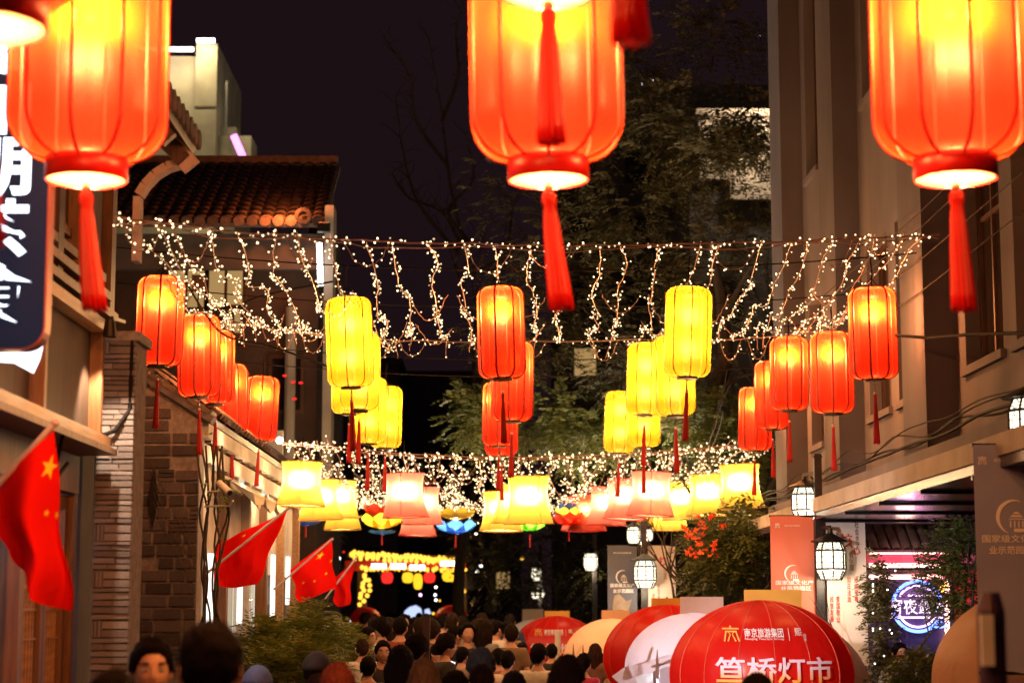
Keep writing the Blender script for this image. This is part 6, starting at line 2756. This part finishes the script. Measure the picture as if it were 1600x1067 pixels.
tree('green leafy tree beside the stucco building, above the cloth shades', (A(1110, 900, 28.5).x, 28.5, 0), (.0, 0, 1), .12, 2.6, 3,
     [lob(1105, 655, 28.5, 70, 45, 300), lob(1160, 700, 28, 60, 50, 230), lob(1060, 620, 28.5, 50, 40, 150), lob(1130, 740, 28, 50, 40, 140)], M['leaf'], .34, 7, .045, .12)
g = tree('bushy green tree with red blossoms between the two street lamps', (A(1130, 960, 24).x, 24.6, 0), (.02, 0, 1), .08, 1.6, 3,
         [lob(1128, 850, 24.5, 56, 60, 560, .7), lob(1165, 830, 24, 50, 60, 420, .6), lob(1118, 910, 24, 56, 40, 400, .6), lob(1180, 890, 24, 40, 60, 260, .5)], M['leaf'], .22, 6, .035, .085)
m = MB()
for i in range(34):
    c_ = A(rnd.choice((U(1066, 1090), U(1075, 1125), U(1080, 1140))), U(806, 872), 23.6 + U(-.2, .2))
    for k in range(7):
        d = Vector((U(-1, 1), U(-1, 1), U(-1, 1))).normalized()
        w = d.orthogonal().normalized() * .018
        m.add([c_, c_ + d * .02 + w, c_ + d * .048, c_ + d * .02 - w], [(0, 1, 2, 3)])
o = obj('blossoms', m, M['flower_red'], g)
lamp(g, A(1085, 850, 22.9), 26, (1, .50, .22), .1, world=True)
g = tree('small dark tree hung with tiny white lights beside the neon kiosk', (A(1388, 960, 19.2).x, 19.2, 0), (.02, 0, 1), .045, 1.2, 3,
         [lob(1372, 905, 19.2, 12, 45, 170, .25), lob(1374, 980, 19.2, 16, 50, 260, .3), lob(1400, 1050, 19.0, 40, 30, 220, .3)], M['leaf_dk'], .15, 5, .035, .065)
for i in range(16):
    o = piece('tiny_light', bpy.data.meshes.get('tiny_light') or MB().ball((0, 0, 0), .008, 6, 4).mesh('tiny_light', M['white_glow'], 'all'), g, A(rnd.choice((1364, U(1366, 1412))), U(880, 1040), 18.85), world=True)
g = tree('leafy dark tree in front of the neon kiosk wall, next to the mauve banner', (A(1482, 960, 18.2).x, 18.2, 0), (.02, 0, 1), .05, 1.5, 3,
         [lob(1490, 850, 18.2, 45, 50, 230, .3), lob(1478, 910, 18.2, 45, 45, 200, .3), lob(1500, 800, 18.2, 30, 30, 90, .25), lob(1505, 960, 18.2, 26, 40, 80, .25)], M['leaf'], .17, 6, .03, .065)
tree('low dark hedge bush below the neon sign', (A(1440, 1060, 17).x, 17, 0), (0, 0, 1), .03, .8, 2,
     [lob(1435, 1050, 17, 60, 26, 260, .35), lob(1500, 1040, 17, 40, 28, 150, .3), lob(1380, 1064, 17, 40, 16, 90, .3)], M['leaf'], .14, 5, .035, .06, name='hedge_bush')
tree('dark tree over the stalls beyond the slate banner', (A(880, 950, 46).x, 46, 0), (0, 0, 1), .11, 2.4, 3,
     [lob(790, 880, 48, 70, 60, 190), lob(870, 860, 46, 60, 60, 150), lob(930, 900, 45, 40, 70, 130), lob(770, 820, 50, 80, 40, 150), lob(850, 930, 47, 60, 30, 110)], M['leaf_dk'], .40, 6, .06, .15)
tree('dark tree beside the far archway', (A(770, 950, 62).x, 62, 0), (0, 0, 1), .12, 2.8, 3,
     [lob(765, 880, 62, 45, 70, 160, 1.2), lob(500, 830, 62, 40, 60, 90, 1.2), lob(740, 840, 62, 50, 40, 90, 1.2)], M['leaf_dk'], .5, 6, .07, .18)
# shrubs in front of the brick house
for (px, py, Y, rx, ry, n, lab) in ((418, 1018, 18.0, 40, 44, 400, 'fine leaved green shrub before the brick house, behind the dark haired man'), (478, 1002, 19.5, 45, 48, 460, 'tall soft green shrub under the third red flag'),
                                    (535, 1022, 21.0, 34, 40, 320, 'dim green shrub at the end of the brick house front'), (450, 1045, 16.5, 80, 26, 480, 'low spreading shrub at the foot of the brick house front')):
    b0 = A(px, py, Y)
    g = thing('shrub', lab, 'shrub', (b0.x, Y, 0), 'shrubs before the brick house')
    m = MB()
    for i in range(n):
        d = Vector((rnd.gauss(0, 1), rnd.gauss(0, 1), rnd.gauss(0, 1))).normalized() * rnd.random() ** .4
        p = b0 + Vector((d.x * rx * Y / FPX, d.y * .35, d.z * ry * Y / FPX))
        frond(m, p, Vector((d.x + U(-.6, .6), d.y + U(-.6, .6), U(-.2, .9))), U(.16, .30), 8, .017, .085)
    obj('foliage', m, M['leaf_lt'], g)
    m = MB()
    for k in range(5):
        m.tube([(b0.x + U(-.05, .05), Y + U(-.05, .05), .5), (b0.x + U(-.15, .15), Y + U(-.15, .15), b0.z)], [.016, .007], 5)
    obj('stem', m, M['bark'], g)
    m = MB()
    m.lathe([(.18, .018), (.24, .5), (.26, .52), (.22, .52), (.2, .45)], 16, (b0.x, Y, 0), True)
    obj('planter', m, M['brick'], g)
lampS = A(440, 930, 17.0)
# bare climbing vine on the corner of the brick house
g = thing('climbing_vine', 'mostly bare climbing vine on the lit corner of the brick house', 'vine', A(330, 1060, 19))
m = MB()
for k in range(8):
    x0 = U(316, 346)
    pts = [A(x0 + U(-10, 10) + 5 * math.sin(i * 1.3 + k), 1060 - i * 52, 18.95 - U(0, .12)) for i in range(8)]
    m.tube(smooth_pts(pts, 3), .010, 4, False)
for k in range(5):
    pts = [A(235 + 18 * i + U(-5, 5), 720 + 34 * i * U(.8, 1.2) + k * 16, GY - .08) for i in range(5)]
    m.tube(smooth_pts(pts, 3), .004, 3, False)
obj('stem', m, M['bark'], g)
obj('leaves', leaf_cloud([lob(335, 700, 18.9, 14, 30, 30, .15), lob(340, 770, 18.9, 16, 30, 30, .15)], .12, 4, .03, .05), M['leaf_lt'], g)
# security camera
cc = A(352, 762, 18.4)
g = thing('security_camera', 'white bullet security camera on a bracket at the brick house corner', 'camera', cc)
m = MB()
m.tube([cc + Vector((-.07, .05, .05)), cc + Vector((.05, -.06, -.05))], .035, 12)
obj('body', m, M['white_plastic'], g)
m = MB()
m.tube([cc + Vector((.051, -.061, -.051)), cc + Vector((.056, -.066, -.056))], .028, 12)
obj('lens', m, M['black'], g)
m = MB()
m.tube([A(325, 768, 18.6), A(345, 767, 18.5), cc], .010, 6)
m.tube([A(320, 791, 18.6), A(358, 790, 18.4), A(364, 782, 18.35)], .010, 6)
obj('bracket', m, M['white_plastic'], g)
# small red signal dots and lamps on cables near the tiled house
for (px, py) in ((445, 587), (458, 597), (470, 598), (460, 623)):
    o = obj('red_lamp_string', MB().ball(tuple(A(px, py, 27)), (.035, .03, .02), 10, 6), M['far_red'])
    tag(o, 'tiny red lamp glowing beside the drain pipe of the tiled house', 'lamp', 'tiny red lamps by the drain pipe')
for k, (pts) in enumerate(([(290, 440), (345, 520), (420, 540), (520, 575)], [(345, 470), (360, 490), (400, 465), (520, 440)], [(200, 590), (212, 560), (262, 585), (330, 640)])):
    m = MB()
    m.tube(smooth_pts([A(x, y, 16.5 + k) for x, y in pts], 6), .010, 5)
    o = obj('sagging_cable', m, M['cable'])
    tag(o, ['dark cable sagging behind the foremost red lanterns of the brick wall row', 'dark looping cable before the lit window of the tiled house', 'dark cable bundle over the brick gable coping'][k], 'cable')

# =================================================================== PEOPLE
W_, K_, GR = (.72, .66, .62), (.025, .022, .025), (.25, .24, .24)
NV = (.03, .035, .08)
person(330, 972, 93, 182, 'man', 'short', (.55, .52, .5), 'man with short black hair seen from behind, tall and nearest to the lens')
person(237, 996, 66, 16, 'man', 'short', (.10, .09, .1), 'young man facing the lens beside the slate brick pillar', features=True)
person(176, 1050, 78, 175, 'woman', 'long', K_, 'person with dark hair whose crown shows below the slate brick pillar')
person(404, 1042, 46, 205, 'man', 'crop', GR, 'person in a blue cap before the low shrub', cap=(.06, .10, .32))
person(494, 1020, 42, 150, 'man', 'short', NV, 'person in a dark cap below the third red flag', cap=(.016, .014, .03))
person(498, 1052, 52, 185, 'woman', 'bun', (.1, .06, .12), 'person with dark plum hair low in front of the dark cap', hcol=(.02, .012, .02))
person(528, 1037, 54, 185, 'woman', 'long', (.3, .15, .14), 'woman with long reddish pink hair seen from behind', hcol=(.20, .05, .035))
person(566, 997, 25, 190, 'man', 'crop', W_, 'man with a brown buzz cut and white shirt left in the crowd', hcol=(.035, .018, .012))
person(574, 979, 24, 60, 'man', 'short', K_, 'man in profile behind the buzz cut man', features=True)
person(575, 1041, 30, 180, 'man', 'short', K_, 'dark haired person in front of the white shirt')
person(601, 1046, 26, 176, 'man', 'wavy', K_, 'dark haired person between white shirt and long haired woman')
person(598, 1000, 28, 12, 'woman', 'short', K_, 'person with black fringe facing the lens in the crowd', features=True)
person(626, 1009, 40, 182, 'woman', 'long', NV, 'woman with long black hair seen from behind in mid crowd', hcol=(.008, .007, .012))
person(650, 990, 33, 160, 'woman', 'wavy', K_, 'person with full black hair beside the indigo post')
person(663, 1030, 47, 180, 'woman', 'long', (.12, .1, .1), 'woman with long ash blond hair seen from behind', hcol=(.12, .082, .062))
person(696, 990, 28, 112, 'man', 'wavy', K_, 'man with wavy hair in profile wearing black', features=True)
person(681, 1006, 24, 60, 'woman', 'short', (.3, .2, .12), 'person in tan turned aside by the indigo post', features=True)
pp = person(722, 1012, 24, 150, 'phone', 'short', (.3, .22, .18), 'person holding a glowing phone up over the crowd')
person(752, 1014, 42, 180, 'man', 'wavy', K_, 'tall person with full dark hair before the third red stall')
person(753, 1036, 46, 184, 'man', 'crop', (.05, .04, .08), 'person with close dark hair, low in front of the full dark hair', hcol=(.014, .010, .02))
person(779, 1013, 25, 200, 'man', 'short', (.3, .12, .06), 'brown haired person left of the white tee man')
person(793, 1016, 27, 170, 'man', 'short', W_, 'person with black hair and white top beside the third red stall')
person(816, 1022, 21, 180, 'woman', 'bun', K_, 'person with small dark bun in front of the third red stall')
person(841, 1005, 29, 158, 'man', 'short', (.78, .74, .70), 'man in a white tee seen from behind at the third red stall')
person(885, 1025, 50, 130, 'woman', 'long', NV, 'woman with straight dark hair lit by her phone, near the stalls', features=True, hcol=(.008, .007, .012))
person(862, 1031, 22, 180, 'man', 'short', K_, 'dark haired person between the white tee and the phone lit woman')
person(712, 1050, 46, 180, 'woman', 'wavy', K_, 'person with dark hair at the lower edge under the phone')
person(803, 1048, 44, 180, 'man', 'short', K_, 'dark haired person at the lower edge beside the white tee man')
person(1183, 1052, 60, 176, 'man', 'short', K_, 'dark haired person before the lettering of the foremost red dome')
person(1000, 1020, 26, -20, 'reach', 'short', W_, 'stall keeper in white inside the open white stall', features=True)
person(1022, 1022, 24, 20, 'man', 'short', (.75, .75, .78), 'second stall keeper in the bright open white stall', features=True)
person(1404, 1003, 27, 20, 'man', 'crop', (.62, .58, .6), 'kiosk keeper behind the small tree under the neon sign', features=True)
person(930, 1030, 22, 170, 'woman', 'long', (.2, .1, .08), 'woman browsing at the peach stall', hcol=(.04, .02, .015))
person(912, 1046, 28, 160, 'woman', 'short', (.45, .03, .12), 'person in magenta by the peach stall')
person(746, 976, 19, 200, 'woman', 'long', (.5, .42, .34), 'light haired woman in pale top far back in the crowd', hcol=(.35, .24, .14))
person(683, 972, 15, 10, 'woman', 'short', (.5, .46, .45), 'pale dressed person beyond the wavy haired man')
# phone in the raised hand
ph = A(705, 1036, 20.6)
o = thing('phone', 'white glowing phone held up above the crowd', 'phone', ph, None, (R(-15), R(18), R(10)))
m = MB()
m.box((0, 0, 0), (.085, .009, .055))
obj('case', m, M['white_plastic'], o, local=True)
m = MB()
m.box((0, -.0052, 0), (.078, .001, .048))
obj('screen', m, M['phone'], o, local=True)
lp = lamp(o, (0, -.2, 0), .5, (.8, .85, 1), .04)
o2 = thing('phone', 'phone lighting the face of the dark haired woman near the stalls', 'phone', A(905, 1072, 10.2), None, (R(60), 0, R(-60)))
m = MB()
m.box((0, 0, 0), (.075, .009, .15))
obj('case', m, M['black'], o2, local=True)
m = MB()
m.box((0, -.0052, 0), (.068, .001, .14))
obj('screen', m, M['phone'], o2, local=True)
lamp(o2, A(915, 1062, 10.0) - A(905, 1072, 10.2), 1.6, (.85, .9, 1), .05)
# the further crowd
tops = [W_, K_, NV, GR, K_, NV, (.25, .05, .04), (.2, .13, .08), (.4, .36, .33), (.05, .08, .1)]
row = 0
for (Y, n, x0, x1) in ((23, 8, 585, 805), (27, 10, 575, 810), (32, 13, 570, 800), (38, 15, 562, 795), (46, 17, 560, 785), (56, 18, 560, 780)):
    words = ['nearest', 'second', 'third', 'fourth', 'fifth', 'furthest'][row]
    for i in range(n):
        px = x0 + (x1 - x0) * (i + .5 + U(-.35, .35)) / n
        py = A(px, 0, Y)
        h = U(1.56, 1.76)
        top = 952 + (CAMZ - h) * FPX / Y + 2
        cl = rnd.choice(tops)
        hs_ = rnd.choice(('short', 'wavy', 'short', 'long', 'bun', 'crop'))
        hw_ = {'short': 'short hair', 'wavy': 'tousled hair', 'long': 'long hair', 'bun': 'a hair bun', 'crop': 'cropped hair'}[hs_]
        tw_ = 'white' if cl == W_ else 'black' if cl == K_ else 'navy' if cl == NV else 'grey' if cl == GR else 'dark red' if cl[0] == .25 else 'brown' if cl[0] == .2 else 'beige' if cl[0] == .4 else 'teal'
        person(px, top, .178 * FPX / Y, rnd.choice((180, 170, 190, 150, 210, 185, 175, 130, 230, 10)), rnd.choice(('man', 'woman')), hs_, cl,
               'passer-by with %s and %s top, %s row of the dim far crowd' % (hw_, tw_, words), group='people in the far crowd, %s row' % words, hcol=rnd.choice(((.012, .009, .008), (.012, .009, .008), (.03, .018, .012), (.02, .012, .009))))
    row += 1
